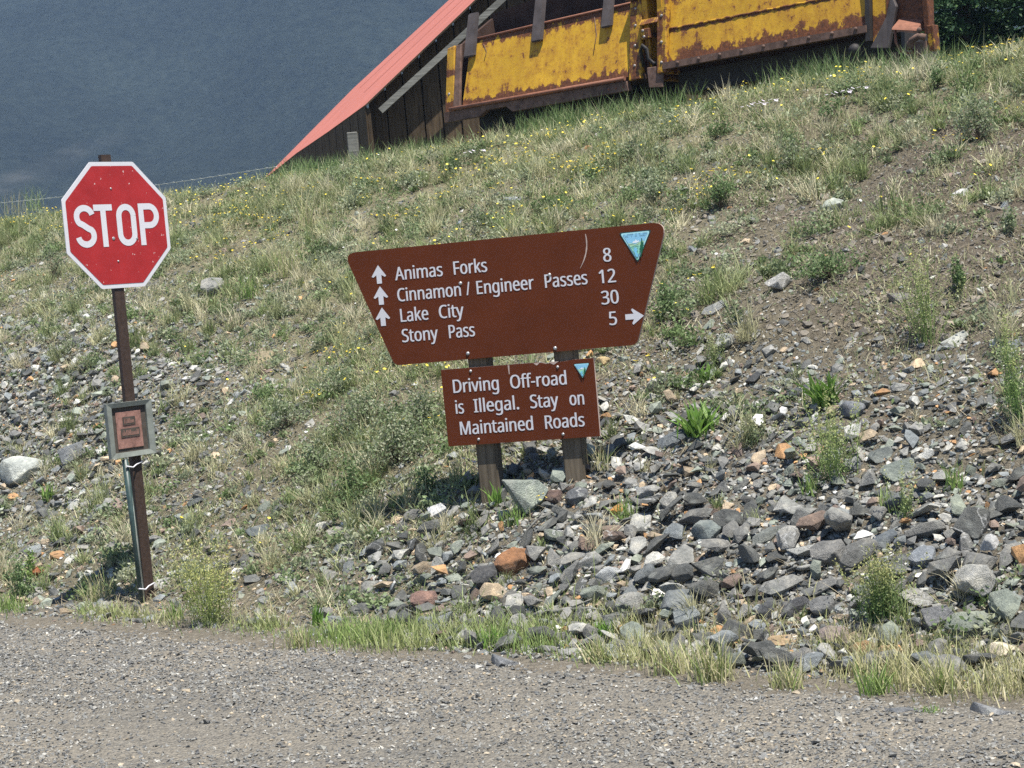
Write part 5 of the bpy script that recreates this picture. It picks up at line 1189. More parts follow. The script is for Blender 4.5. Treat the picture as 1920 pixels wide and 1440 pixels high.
# ------------------------------------------------------------------ grass and herbs
LEAF = leaf_material("leaf", 0.35, 0.25)
def blades(P, L, wd, lean, bend, cols, az=None, seg=3):
    """curved tapering blades rooted at P; returns vertices, faces, colours"""
    n = len(P); az = rng.uniform(0, 2 * pi, n) if az is None else az
    d = np.stack([np.cos(az), np.sin(az), np.zeros(n)], -1); side = np.stack([-np.sin(az), np.cos(az), np.zeros(n)], -1)
    tw = rng.uniform(-1.2, 1.2, n)[:, None]; side = side * np.cos(tw) + d * np.sin(tw)
    ang = lean; p = P.copy(); VV = []; st = (L / seg)[:, None]
    for k in range(seg):
        wk = (wd * (1 - 0.75 * (k / seg) ** 1.4))[:, None]
        VV += [p - side * wk * 0.5, p + side * wk * 0.5]
        v = d * np.sin(ang)[:, None] + np.array([0, 0, 1.0]) * np.cos(ang)[:, None]
        p = p + v * st; ang = ang + bend / seg
    VV.append(p); m = 2 * seg + 1
    V = np.stack(VV, 1)
    base = (np.arange(n) * m)[:, None]
    q = [base + np.array([[2 * k, 2 * k + 1, 2 * k + 3, 2 * k + 2]]) for k in range(seg - 1)]
    tri = base + np.array([[2 * seg - 2, 2 * seg - 1, 2 * seg]])
    shade = np.ones((n, m, 1)); shade[:, -1] = 1.12
    C = cols[:, None, :] * shade
    return V.reshape(-1, 3), np.concatenate(q), tri, C.reshape(-1, 3)
def leaflets(P, size, cols, up=0.5):
    """small pointed leaves in every direction"""
    n = len(P)
    a = rng.normal(size=(n, 3)); a[:, 2] = np.abs(a[:, 2]) * up + 0.1; a /= np.linalg.norm(a, axis=1)[:, None]
    b = np.cross(a, rng.normal(size=(n, 3))); b /= np.linalg.norm(b, axis=1)[:, None]
    s = size[:, None]
    V = np.stack([P, P + a * s * 0.55 + b * s * 0.24, P + a * s, P + a * s * 0.55 - b * s * 0.24], 1).reshape(-1, 3)
    q = (np.arange(n) * 4)[:, None] + np.array([[0, 1, 2, 3]])
    return V, q, np.repeat(cols, 4, axis=0)
def mixcol(n, pal, w_, j=0.2):
    c = np.array(pal)[rng.choice(len(pal), p=np.array(w_) / sum(w_), size=n)]
    return c * rng.uniform(1 - j, 1 + j, (n, 1))
GREENS = [(0.215, 0.265, 0.105), (0.30, 0.33, 0.165), (0.40, 0.405, 0.23), (0.48, 0.455, 0.27), (0.60, 0.56, 0.38), (0.14, 0.21, 0.075)]
TUFT = [[0,0,0,0,0,0,4,5,6,6,6,6],[5,5,5,5,5,5,6,6,6,6,6,6],[6,6,5,5,5,5,5,5,6,6,5,5],[5,5,5,5,6,6,5,5,5,5,5,5],[3,3,3,5,7,6,4,2,2,3,4,4],[3,3,4,5,7,5,1,1,1,1,1,2],[4,4,4,4,4,3,1,0,0,0,0,0],[4,4,5,5,4,3,2,2,2,2,2,2],[0]*12]
def spot_cloud(N, dens_tab, s0, s1, patch=1.6, sharp=1.0, thr=0.0):
    N = int(N * 1.28); s_ = rng.uniform(s0, s1, N); t_ = rng.uniform(-16.5, 9.8, N); x, y = to_xy(s_, t_); z = ground_st(s_, t_)
    px, py, Zz = project(np.stack([x, y, z], -1)); d = survey(dens_tab, x, y, z)
    cl = np.clip(0.44 + 2.0 * fbm(x * patch, y * patch + z * patch, 3) + 1.4 * vnoise(x * 6.3, y * 6.3 + 4), 0.02, 1.5)
    k = (px > -520) & (px < 2600) & (py > -60) & (rng.random(N) < np.clip((d - thr), 0, 1) ** sharp * cl)
    return x[k], y[k], z[k], d[k], px[k], py[k]
# grass of the bank
x, y, z, d, px, py = spot_cloud(760000, GRASS, 0.5, 10.2, 1.3, 1.35)
n = len(x); P = np.stack([x, y, z - 0.01], -1)
crest = np.clip((to_st(x, y)[0] - 5.6) / 1.2, 0, 1)
tone = np.clip(0.5 + 0.9 * fbm(x * 0.8 + 3, y * 0.8 + z, 3), 0, 1)
wg = np.stack([1.2 - tone, np.full(n, 1.0), np.full(n, 0.9), 0.35 + 0.8 * tone, 0.12 + 0.5 * tone, 0.6 - 0.5 * tone], -1); wg = np.clip(wg, 0.02, None); wg /= wg.sum(1)[:, None]
ch = (rng.random((n, 1)) > np.cumsum(wg, 1)).sum(1).clip(0, 5)
cols = np.array(GREENS)[ch] * rng.uniform(0.8, 1.2, (n, 1))
L = (0.035 + 0.075 * rng.random(n) ** 1.6) * (0.75 + 0.6 * d) * (1 + 0.55 * crest)
V, q, tr, C = blades(P, L, 0.005 + 0.004 * rng.random(n), np.abs(rng.normal(0.5, 0.4, n)), rng.uniform(0.1, 1.7, n), cols)
tag(link("grass", np_mesh("grass", V, [q, tr], C, False), None, LEAF), kind="stuff")
N = 34000
s_ = rng.normal(7.85, 0.33, N); t_ = rng.uniform(-5.6, 4.6, N); x, y = to_xy(s_, t_); z = ground_st(s_, t_)
k = rng.random(N) < np.clip(0.35 + 1.7 * fbm(x * 1.4, y * 1.4 + 5, 3), 0, 1); x, y, z = x[k], y[k], z[k]; n = len(x)
V, q, tr, C = blades(np.stack([x, y, z - 0.01], -1), 0.10 + 0.28 * rng.random(n) ** 2.4, 0.006 + 0.004 * rng.random(n), np.abs(rng.normal(0.15, 0.22, n)), rng.uniform(0.1, 0.9, n), mixcol(n, [(0.14, 0.215, 0.075), (0.20, 0.28, 0.11), (0.34, 0.36, 0.19), (0.10, 0.16, 0.055)], [3, 2, 1.2, 2]))
tag(link("tall_grass", np_mesh("tall_grass", V, [q, tr], C), None, LEAF), kind="stuff")
# low leafy herbs among it
x, y, z, d, px, py = spot_cloud(420000, GRASS, 0.6, 9.5, 3.1, 1.5, 0.12)
n = len(x); P = np.stack([x, y, z + 0.05 * rng.random(n) ** 1.5], -1)
cols = mixcol(n, [(0.20, 0.25, 0.125), (0.26, 0.305, 0.18), (0.16, 0.225, 0.085), (0.35, 0.36, 0.24)], [3, 3, 2, 1.5])
V, q, C = leaflets(P, 0.014 + 0.022 * rng.random(n), cols, 0.6)
tag(link("ground_cover", np_mesh("ground_cover", V, [q], C), None, LEAF), kind="stuff")
# low tufts of herbs, each a little mound
x, y, z, d, px, py = spot_cloud(20000, TUFT, 0.6, 9.0, 0.9, 1.0)
R_ = 0.03 + 0.10 * rng.random(len(x)) ** 1.8; m = (30 + 90 * rng.random(len(x)) * (R_ / 0.05) ** 1.4).astype(int); i = np.repeat(np.arange(len(x)), m); n = len(i)
leafy = rng.random(len(x)) < 0.5
gi = np.where(~leafy)[0]; mb = (14 + 50 * rng.random(len(gi)) * (R_[gi] / 0.06)).astype(int); ib = np.repeat(gi, mb); nb = len(ib)
Pb = np.stack([x, y, z - 0.008], -1)[ib] + rng.normal(0, 0.28, (nb, 3)) * R_[ib][:, None] * np.array([1, 1, 0.0])
hb = mixcol(len(x), [(0.22, 0.27, 0.11), (0.32, 0.35, 0.175), (0.45, 0.435, 0.26), (0.58, 0.54, 0.37)], [2.5, 3, 2.5, 2])
V, q, tr, C = blades(Pb, (0.03 + 2.0 * R_[ib]) * rng.uniform(0.4, 1.1, nb), 0.0045 + 0.003 * rng.random(nb), np.abs(rng.normal(0.35, 0.35, nb)), rng.uniform(0.1, 1.3, nb), hb[ib] * rng.uniform(0.75, 1.25, (nb, 1)))
tag(link("grass_tufts", np_mesh("grass_tufts", V, [q, tr], C), None, LEAF), kind="stuff")
i = i[leafy[i]]; n = len(i)
o3 = rng.normal(0, 0.5, (n, 3)); o3[:, 2] = np.abs(o3[:, 2]) * 0.9
P = np.stack([x, y, z], -1)[i] + o3 * R_[i][:, None]
hue = mixcol(len(x), [(0.20, 0.255, 0.125), (0.27, 0.31, 0.19), (0.15, 0.215, 0.085), (0.33, 0.35, 0.23)], [3, 3, 2, 2])
V, q, C = leaflets(P, 0.016 + 0.022 * rng.random(n), hue[i] * rng.uniform(0.75, 1.25, (n, 1)), 0.9)
tag(link("herb_tufts", np_mesh("herb_tufts", V, [q], C), None, LEAF), kind="stuff")
# dry litter: straw lying on the soil
x, y, z, d, px, py = spot_cloud(170000, TUFT, 0.3, 8.5, 1.2, 0.5)
n = len(x); P = np.stack([x, y, z + 0.012], -1)
V, q, tr, C = blades(P, 0.05 + 0.09 * rng.random(n), 0.003 + 0.002 * rng.random(n), rng.uniform(0.9, 1.5, n), rng.uniform(0, 0.5, n), mixcol(n, [(0.42, 0.36, 0.24), (0.33, 0.28, 0.19), (0.50, 0.46, 0.34)], [2, 2, 1]))
tag(link("straw", np_mesh("straw", V, [q, tr], C), None, LEAF), kind="stuff")
# the greener, strawier verge along the road
N = 80000
t_ = rng.uniform(-12, 9.8, N); xx, yy = to_xy(0.0, t_); ppx, ppy, _ = project(np.stack([xx, yy, np.zeros(N)], -1))
wid = 0.10 + 0.30 * np.clip((ppx - 250) / 500, 0, 1); s_ = 0.16 + 0.12 * np.clip((700 - ppx) / 500, 0, 1) + np.where(rng.random(N) < 0.75, np.abs(rng.normal(0, 1, N)) * wid * 0.85, -np.abs(rng.normal(0, 0.10, N))) + 0.22 * fbm(t_ * 1.1, t_ * 0.2, 4)
x, y = to_xy(s_, t_); z = ground_st(s_, t_); px, py, _ = project(np.stack([x, y, z], -1))
cl = np.clip(0.42 + 1.9 * fbm(x * 2.1, y * 2.1, 3), 0, 1)
k = (px > -520) & (px < 2600) & (rng.random(N) < cl * (0.35 + 0.65 * np.clip((px - 200) / 600, 0, 1)))
x, y, z, px, cl = x[k], y[k], z[k], px[k], cl[k]; n = len(x)
tone = np.clip(0.35 + 0.5 * (px > 1150) + 0.9 * fbm(x * 1.1, y * 1.1 + 7, 3), 0, 1)[:, None]
cols = mixcol(n, [(0.18, 0.31, 0.07), (0.24, 0.33, 0.10), (0.31, 0.36, 0.15)], [2, 2, 1]) * (1 - tone) + mixcol(n, [(0.44, 0.42, 0.22), (0.54, 0.49, 0.31), (0.33, 0.35, 0.15)], [2, 1.3, 1.3]) * tone
V, q, tr, C = blades(np.stack([x, y, z - 0.01], -1), (0.03 + 0.10 * rng.random(n) ** 1.5) * (0.5 + 0.8 * cl), 0.004 + 0.003 * rng.random(n), np.abs(rng.normal(0.25, 0.25, n)), rng.uniform(0.1, 1.0, n), cols)
tag(link("verge_grass", np_mesh("verge_grass", V, [q, tr], C), None, LEAF), kind="stuff")

# ------------------------------------------------------------------ single plants
def ground_at(px, py): return hit(px, py)
def scale_at(P): return np.linalg.norm(P - CAM) / F      # metres per photo pixel
def plant(name, P, label, cat, parts, group=None):
    root = tag(empty(name, P), label, cat, group)
    for pn_, me in parts: link(pn_, me, root, LEAF)
    return root
def rosette(P, h, w_, n, label, pal=((0.15, 0.27, 0.05), (0.22, 0.34, 0.09), (0.11, 0.21, 0.04))):
    c = np.zeros((n, 3)); c[:, :2] = rng.normal(0, 0.10 * w_, (n, 2))
    L = h * rng.uniform(0.6, 1.1, n)
    V, q, tr, C = blades(c, L, 0.11 * L * rng.uniform(0.7, 1.2, n), rng.uniform(0.0, 0.8, n), rng.uniform(0.2, 0.9, n), mixcol(n, list(pal), [1] * len(pal)), seg=4)
    # broaden the middle of each leaf
    V = V.reshape(n, 9, 3)
    for k, f in ((0, 0.45), (1, 1.25), (2, 1.35), (3, 1.0)):
        mid = (V[:, 2 * k] + V[:, 2 * k + 1]) / 2; V[:, 2 * k] = mid + (V[:, 2 * k] - mid) * f; V[:, 2 * k + 1] = mid + (V[:, 2 * k + 1] - mid) * f
    plant("leafy_plant", P, label, "plant", [("leaves", np_mesh("leaves", V.reshape(-1, 3), [q, tr], C))])
def feathery(P, h, w_, n, label, leafcol, tipcol, dens=40, size=0.012, name="feathery_plant", spread=0.32):
    az = rng.uniform(0, 2 * pi, n); ln = np.abs(rng.normal(0, spread, n)); L = h * rng.uniform(0.55, 1.05, n)
    c = np.zeros((n, 3)); c[:, :2] = rng.normal(0, 0.10 * w_, (n, 2))
    d = np.stack([np.cos(az) * np.sin(ln), np.sin(az) * np.sin(ln), np.cos(ln)], -1)
    Vs, qs, ts, Cs = blades(c, L, np.full(n, 0.0042), ln, np.full(n, 0.15), mixcol(n, [leafcol], [1]), az)
    m = n * dens; i = np.repeat(np.arange(n), dens); u = rng.uniform(0.18, 1.0, m)
    Q = c[i] + d[i] * (L[i] * u)[:, None] + rng.normal(0, 0.016, (m, 3)) * (1.15 - u)[:, None] * (w_ / 0.3)
    col = np.array(leafcol)[None] * (1 - u[:, None] ** 2) + np.array(tipcol)[None] * u[:, None] ** 2
    Vl, ql, Cl = leaflets(Q, size * rng.uniform(0.7, 1.5, m), col * rng.uniform(0.75, 1.25, (m, 1)), 0.8)
    return plant(name, P, label, "plant", [("stems", np_mesh("stems", Vs, [qs, ts], Cs)), ("leaves", np_mesh("leaves", Vl, [ql], Cl))])
def shrub(P, h, w_, n, label, pal, size=0.022, name="low_shrub"):
    # many short twigs from one crown, leaves gathered along them in uneven clumps
    nt = max(10, n // 40); az = rng.uniform(0, 2 * pi, nt); el = rng.uniform(0.15, 1.5, nt)
    d = np.stack([np.cos(az) * np.cos(el) * w_ / 2, np.sin(az) * np.cos(el) * w_ / 2, np.sin(el) * h], -1) * rng.uniform(0.6, 1.08, (nt, 1))
    Vs, qs, ts, Cs = blades(np.zeros((nt, 3)), np.linalg.norm(d, axis=1) * 0.95, np.full(nt, 0.006), np.arctan2(np.hypot(d[:, 0], d[:, 1]), d[:, 2]), np.zeros(nt), mixcol(nt, [(0.15, 0.12, 0.08)], [1]), az)
    i = rng.integers(nt, size=n); u = rng.uniform(0.25, 1, n) ** 0.7
    Q = d[i] * u[:, None] + rng.normal(0, 0.11, (n, 3)) * np.array([w_ / 2, w_ / 2, h]) * 0.8
    Q[:, 2] = np.abs(Q[:, 2])
    V, q, C = leaflets(Q, size * rng.uniform(0.6, 1.4, n), mixcol(n, pal, [1] * len(pal)), 0.9)
    return plant(name, P, label, "plant", [("twigs", np_mesh("twigs", Vs, [qs, ts], Cs)), ("leaves", np_mesh("leaves", V, [q], C))])
def clump(P, h, w_, n, label, pal, name="grass_clump", lean=0.32):
    c = np.zeros((n, 3)); c[:, :2] = rng.normal(0, 0.13 * w_, (n, 2))
    V, q, tr, C = blades(c, h * rng.uniform(0.45, 1.1, n), 0.004 + 0.003 * rng.random(n), np.abs(rng.normal(0.1, lean, n)), rng.uniform(0.1, 0.8, n), mixcol(n, pal, [1] * len(pal)), seg=4)
    o = np_mesh(name, V, [q, tr], C); r_ = link(name, o, None, LEAF); r_.location = P
    return tag(r_, label, "grass", None)
SAGE = [(0.20, 0.25, 0.13), (0.27, 0.31, 0.19), (0.16, 0.215, 0.10), (0.34, 0.36, 0.25)]
DKG = [(0.11, 0.18, 0.065), (0.15, 0.22, 0.09), (0.21, 0.27, 0.13)]
STRAW = [(0.48, 0.45, 0.25), (0.55, 0.50, 0.32), (0.35, 0.38, 0.16), (0.26, 0.33, 0.11)]
FRESH = [(0.18, 0.30, 0.07), (0.24, 0.33, 0.10), (0.30, 0.36, 0.15)]
def at(px, py, wpx, hpx):
    P = ground_at(px, py); k = scale_at(P); return P, hpx * k, wpx * k
for px, py, wp, hp, n, lab in [
    (1545, 762, 84, 78, 34, "bright green leafy plant among the dark slabs right of the brown board"), (1308, 818, 95, 78, 40, "bright green leafy plant just right of the warning board"), (1325, 715, 44, 40, 16, "small bright green leafy plant above the larger one near the warning board"),
    (600, 1172, 60, 46, 18, "light green leafy plant in the verge below the gap between the signs"), (925, 1212, 110, 44, 40, "wide patch-forming leafy plant at the talus foot below the warning board"), (1135, 1195, 130, 40, 40, "wide green leafy plant along the verge right of the flat pale stone"),
    (90, 940, 44, 40, 16, "small leafy plant below the pale boulder"), (930, 950, 34, 50, 10, "broad-leaved light green plant at the foot of the left sign post"), (1745, 1338, 90, 18, 30, "flat dark green plant growing on the road edge at the right"), (1540, 1215, 40, 24, 12, "small green plant beside the pinkish block"), (1030, 1150, 30, 22, 10, "tiny green plant among the dark rocks below the rust brown block")]:
    P, h, w_ = at(px, py, wp, hp); rosette(P, h * 0.95, w_ * 1.3, int(n * 1.8), lab)
for px, py, wp, hp, n, lab, lc, tc, sp in [
    (1562, 905, 120, 165, 42, "feathery yellow-green plant standing in the middle of the right talus", (0.19, 0.26, 0.09), (0.36, 0.37, 0.16), 0.30),
    (1738, 645, 100, 180, 34, "tall feathery plant with yellow flowers at its foot on the right slope", (0.19, 0.25, 0.09), (0.36, 0.37, 0.17), 0.28),
    (1905, 800, 90, 190, 34, "tall feathery plant at the right edge of the slope", (0.16, 0.25, 0.08), (0.33, 0.35, 0.15), 0.26),
    (1655, 1165, 140, 135, 60, "bushy seed-topped plant at the foot of the right talus", (0.11, 0.18, 0.06), (0.35, 0.34, 0.15), 0.38),
    (393, 1172, 140, 150, 60, "yellow-green feathery plant right of the foot of the stop sign", (0.22, 0.27, 0.09), (0.45, 0.43, 0.17), 0.36),
    (1340, 690, 60, 70, 14, "thin feathery plant behind the small leafy plant on the right slope", (0.17, 0.22, 0.09), (0.3, 0.31, 0.16), 0.3),
    (1415, 835, 70, 60, 18, "low wispy plant between the two bright leafy plants", (0.16, 0.21, 0.10), (0.3, 0.3, 0.17), 0.45),
    (1690, 985, 60, 110, 10, "thin wispy grass plant in the talus above the bushy plant", (0.2, 0.27, 0.1), (0.38, 0.38, 0.2), 0.3),
    (1390, 110, 70, 105, 16, "tall leafy weed standing against the second ore car", (0.15, 0.23, 0.09), (0.25, 0.3, 0.14), 0.2),
    (1450, 118, 60, 90, 16, "leafy weed right of the tall one under the second ore car", (0.14, 0.22, 0.09), (0.26, 0.31, 0.14), 0.25),
    (1280, 165, 60, 85, 16, "weed growing at the coupling between the two ore cars", (0.15, 0.23, 0.09), (0.28, 0.31, 0.16), 0.22),
    (900, 215, 60, 60, 12, "leafy weed before the left end of the smaller ore car", (0.16, 0.23, 0.10), (0.27, 0.31, 0.16), 0.3), (1000, 198, 60, 70, 14, "leafy weed before the middle of the smaller ore car", (0.15, 0.23, 0.09), (0.26, 0.31, 0.15), 0.3), (1110, 182, 60, 70, 14, "leafy weed before the right end of the smaller ore car", (0.15, 0.23, 0.09), (0.26, 0.31, 0.15), 0.3),
    (1345, 140, 60, 80, 14, "weed left of the tall one under the longer ore car", (0.15, 0.23, 0.09), (0.26, 0.31, 0.15), 0.3), (1520, 112, 60, 70, 14, "yellow-tipped weed before the right half of the longer ore car", (0.16, 0.23, 0.09), (0.38, 0.36, 0.12), 0.3), (1640, 95, 60, 60, 14, "weed at the right end of the longer ore car", (0.16, 0.23, 0.09), (0.36, 0.35, 0.13), 0.3),
    (760, 262, 80, 70, 20, "pale twiggy weed in front of the shed wall", (0.24, 0.23, 0.14), (0.40, 0.38, 0.24), 0.4)]:
    P, h, w_ = at(px, py, wp, hp); feathery(P, h * 1.08, w_ * 1.15, int(n * 1.25), lab, [v * 1.2 for v in lc], [v * 1.25 for v in tc], 50, 0.0115, spread=sp)
for px, py, wp, hp, n, lab, pal in [
    (745, 868, 210, 95, 2600, "wide grey-green shrub to the left of the warning board", SAGE), (660, 938, 140, 80, 1300, "grassy green shrub below the wide grey-green one", DKG), (690, 800, 190, 75, 1700, "sage shrub with yellow flowers left of the warning board", SAGE),
    (790, 800, 120, 75, 1200, "loose sage shrub touching the lower left corner of the brown board", SAGE), (630, 735, 140, 60, 1100, "low sage shrub left of the tapering end of the brown board", SAGE), (600, 880, 120, 55, 800, "pale low shrub between the stop sign and the wide grey-green one", SAGE),
    (800, 930, 90, 60, 600, "dark green shrub at the left edge of the talus", DKG), (540, 800, 140, 60, 1100, "low sage shrub on the slope between the signs", SAGE), (1190, 305, 90, 60, 700, "grey-green shrub above the right end of the brown board", SAGE),
    (1350, 392, 110, 60, 900, "dark green shrub on the upper slope above the badge", DKG), (1835, 262, 110, 90, 1300, "round grey-green shrub on the bare upper right slope", SAGE), (1757, 165, 50, 40, 400, "small dark shrub near the crest at the right", DKG),
    (1488, 322, 90, 60, 800, "sage shrub with yellow flowers below the second ore car", SAGE), (1250, 600, 90, 70, 900, "green shrub half behind the right end of the brown board", DKG), (1555, 520, 170, 50, 1300, "wide low green shrub above the pale jagged rock", DKG),
    (1800, 545, 60, 60, 500, "dark green shrub right of the tall feathery plant", DKG), (40, 1128, 70, 80, 700, "dark green bush at the left edge by the road", DKG), (60, 1085, 60, 50, 400, "lighter bush behind the dark one at the left edge", FRESH),
    (1380, 610, 60, 40, 400, "low shrub beside the pale jagged rock", SAGE), (720, 285, 90, 60, 600, "dark tangled shrub at the foot of the shed wall", DKG), (600, 300, 60, 40, 400, "grey-green shrub under the low edge of the red roof", SAGE),
    (100, 520, 130, 70, 900, "sage shrub left of the stop sign face", SAGE), (900, 430, 90, 50, 500, "grey-green shrub just above the brown board", SAGE), (1230, 380, 90, 50, 600, "sage shrub above the right corner of the brown board", SAGE),
    (1560, 225, 70, 50, 500, "green shrub among white flowers below the second ore car", DKG), (1900, 440, 60, 50, 400, "shrub at the right edge of the bare slope", SAGE), (1750, 1180, 0, 0, 0, "", SAGE)]:
    if n: P, h, w_ = at(px, py, wp, hp); shrub(P, h, w_, n, lab, pal)
for px, py, wp, hp, n, lab, pal in [
    (1335, 1275, 130, 110, 170, "tall straw grass clump on the verge below the lower right talus", STRAW), (1255, 1262, 90, 90, 110, "straw grass clump left of the tallest one on the verge", STRAW), (1480, 1290, 90, 80, 100, "straw-green grass clump on the verge below the pinkish block", STRAW),
    (1640, 1300, 80, 80, 90, "green-tipped grass clump on the verge at the right", FRESH), (1765, 1300, 80, 90, 90, "grass clump on the verge near the right boulder", STRAW), (1120, 1240, 70, 70, 80, "pale grass clump by the flat pale stone", STRAW),
    (720, 1200, 80, 60, 90, "fresh grass clump on the verge left of the low grey boulder", FRESH), (560, 1215, 80, 70, 90, "straw-green clump on the verge between the signs", STRAW), (330, 1160, 50, 50, 60, "grass clump at the foot of the stop sign post", FRESH),
    (185, 1130, 80, 90, 90, "pale grass clump left of the stop sign post", STRAW), (1175, 975, 60, 70, 60, "grass clump beside the small orange stone", FRESH), (1520, 930, 50, 70, 50, "grass clump in the talus by the feathery plant", FRESH), (1790, 920, 60, 80, 50, "grass clump in the upper right talus", FRESH),
    (1665, 960, 50, 70, 50, "thin grass clump above the smooth dark rock", FRESH), (1130, 880, 70, 80, 60, "arching grass clump right of the right sign post", STRAW), (960, 985, 60, 60, 60, "grass clump below the leaning flat rock", FRESH), (860, 905, 50, 60, 50, "grass clump left of the left sign post", STRAW),
    (540, 520, 80, 110, 90, "tall pale grass clump right of the stop sign", STRAW), (580, 430, 80, 110, 90, "tall pale grass clump below the roof corner", STRAW), (470, 560, 70, 80, 70, "green grass clump left of the tall pale ones", FRESH), (70, 395, 60, 70, 60, "grass clump on the crest behind the stop sign", FRESH), (30, 400, 60, 60, 50, "grass clump on the crest at the left edge", STRAW)]:
    P, h, w_ = at(px, py, wp, hp); clump(P, h * 0.82, w_ * 1.25, n, lab, pal)

# flowers
def flower_mesh(col, heads, seed, tall=0.16, hr=0.011, flat=False):
    r = np.random.default_rng(seed); VV, FF, MM = [], [], []; nv = 0; CC = []
    for h in range(heads):
        b = np.array([*r.normal(0, 0.010, 2), 0]); tp = b + np.array([*r.normal(0, 0.085, 2), tall * r.uniform(0.65, 1.1)])
        sd = np.array([0.0016, 0, 0])
        VV += [b - sd, b + sd, tp + sd, tp - sd]; FF.append([nv, nv + 1, nv + 2, nv + 3]); CC += [(0.16, 0.22, 0.08)] * 4; nv += 4
        nz = np.array([r.normal(0, 0.35), r.normal(0, 0.35) - 0.25, 1.0]); nz /= np.linalg.norm(nz); a = np.cross(nz, [0.3, 1, 0.1]); a /= np.linalg.norm(a); c = np.cross(nz, a)
        np_ = 8; R_ = hr * r.uniform(0.8, 1.25)
        VV.append(tp + nz * 0.002); CC.append((col[0] * 0.85, col[1] * 0.7, col[2])); ci = nv; nv += 1
        for k in range(np_ * 2):
            an = pi * k / np_; rr = R_ * (1.0 if k % 2 == 0 else 0.62)
            VV.append(tp + (a * cos(an) + c * sin(an)) * rr + nz * (0.003 if k % 2 == 0 else 0)); CC.append(col)
        for k in range(np_ * 2): FF.append([ci, nv + k, nv + (k + 1) % (np_ * 2)])
        nv += np_ * 2
    for k in range(heads * 5):                      # small leaves at the base
        p = np.array([*r.normal(0, 0.02, 2), 0.0]); d_ = np.array([*r.normal(0, 1, 2), 1.2]); d_ /= np.linalg.norm(d_); sdd = np.cross(d_, [0, 0, 1]) * 0.006; Lf = r.uniform(0.03, 0.07)
        VV += [p, p + d_ * Lf * 0.5 + sdd, p + d_ * Lf, p + d_ * Lf * 0.5 - sdd]; FF.append([nv, nv + 1, nv + 2, nv + 3]); CC += [(0.17, 0.22, 0.09)] * 4; nv += 4
    me = bpy.data.meshes.new("wildflower"); me.from_pydata([tuple(v) for v in VV], [], FF)
    at_ = me.attributes.new("col", 'FLOAT_COLOR', 'POINT')
    for i, c in enumerate(CC): at_.data[i].color = (*c, 1)
    me.materials.append(PETAL); me.update(); return me
PETAL = leaf_material("petal", 0.2, 0.2)
YEL = [flower_mesh((0.85, 0.72, 0.10), hd, 50 + hd + 7 * q_, 0.12, 0.0095) for q_ in range(2) for hd in (5, 8, 10, 13)]
WHT = [flower_mesh((0.80, 0.78, 0.78), hd, 80 + hd, 0.15, 0.019) for hd in (3, 7)]
def fwhere(px, py):
    if py < 330 and px > 1500: return "on the crest by the right end of the ore cars"
    if py < 330 and px > 1180: return "on the bank below the longer ore car"
    if py < 330: return "on the bank below the smaller ore car and shed"
    if px < 330 and py < 640: return "on the upper bank around the stop sign"
    if px < 640 and py < 480: return "on the crest between stop sign and red roof"
    if px < 860 and py > 600: return "in the flower patch left of the warning board"
    if px > 1240 and py < 520: return "on the bare upper right slope"
    if px > 1240: return "on the right slope beside the talus"
    if py > 900: return "in the grass near the foot of the stop sign"
    return "in the grass around the brown board"
x, y, z, d, px, py = spot_cloud(9000, FLOWER, 0.6, 9.6, 1.3, 1.5)
k = (px > 0) & (px < 1920); x, y, z, px, py = x[k], y[k], z[k], px[k], py[k]
o_ = rng.permutation(len(x))[:285]
for i in o_:
    o = bpy.data.objects.new("yellow_wildflower", YEL[int(rng.integers(len(YEL)))]); COL.objects.link(o)
    o.location = (x[i], y[i], z[i]); o.rotation_euler = (0, 0, rng.uniform(-0.7, 0.7)); s_ = rng.uniform(0.75, 1.3); o.scale = (s_, s_, s_)
    wh = fwhere(px[i], py[i]); tag(o, "small yellow wildflower " + wh, "flower", "yellow wildflowers " + wh)
for px_, py_, lab in [(897, 905, "white flat-topped flower in front of the left sign post"), (925, 905, "white flower at the right side of the left sign post"), (1418, 222, "white flower cluster below the longer ore car"), (1440, 215, "white flower right of the cluster below the longer ore car"), (1577, 200, "white flowers near the crest below the longer ore car"), (1608, 192, "white flowers right of the others near the crest"), (1190, 200, "white flower at the coupling of the ore cars"), (1010, 230, "white flower below the smaller ore car"), (895, 305, "white flower on the bank below the shed")]:
    P = ground_at(px_, py_); o = bpy.data.objects.new("white_wildflower", WHT[0 if py_ > 500 else 1]); COL.objects.link(o); o.location = P; tag(o, lab, "flower", "white wildflowers")

# the many small flower heads further off, too many to tell apart
x, y, z, d, px, py = spot_cloud(16000, FLOWER, 0.6, 9.8, 1.1, 1.6)
n = len(x); hgt = 0.05 + 0.10 * rng.random(n); P = np.stack([x, y, z + hgt], -1); R_ = 0.0068 + 0.0065 * rng.random(n)
an = np.arange(6) * pi / 3; nz = np.stack([rng.normal(0, 0.4, n), rng.normal(-0.3, 0.4, n), np.ones(n)], -1); nz /= np.linalg.norm(nz, axis=1)[:, None]
ax = np.cross(nz, np.array([0.3, 1, 0.1])); ax /= np.linalg.norm(ax, axis=1)[:, None]; bx = np.cross(nz, ax)
disc = P[:, None] + (ax[:, None] * np.cos(an)[None, :, None] + bx[:, None] * np.sin(an)[None, :, None]) * R_[:, None, None]
hexf = (np.arange(n) * 6)[:, None] + np.arange(6)[None]
sdx = np.array([0.0013, 0, 0]); stem = np.stack([np.stack([x, y, z], -1) - sdx, np.stack([x, y, z], -1) + sdx, P + sdx, P - sdx], 1)
stf = (np.arange(n) * 4)[:, None] + np.arange(4)[None] + 6 * n
colf = np.where(rng.random((n, 1)) < 0.93, np.array([[0.85, 0.70, 0.10]]), np.array([[0.78, 0.77, 0.74]])) * rng.uniform(0.85, 1.1, (n, 1))
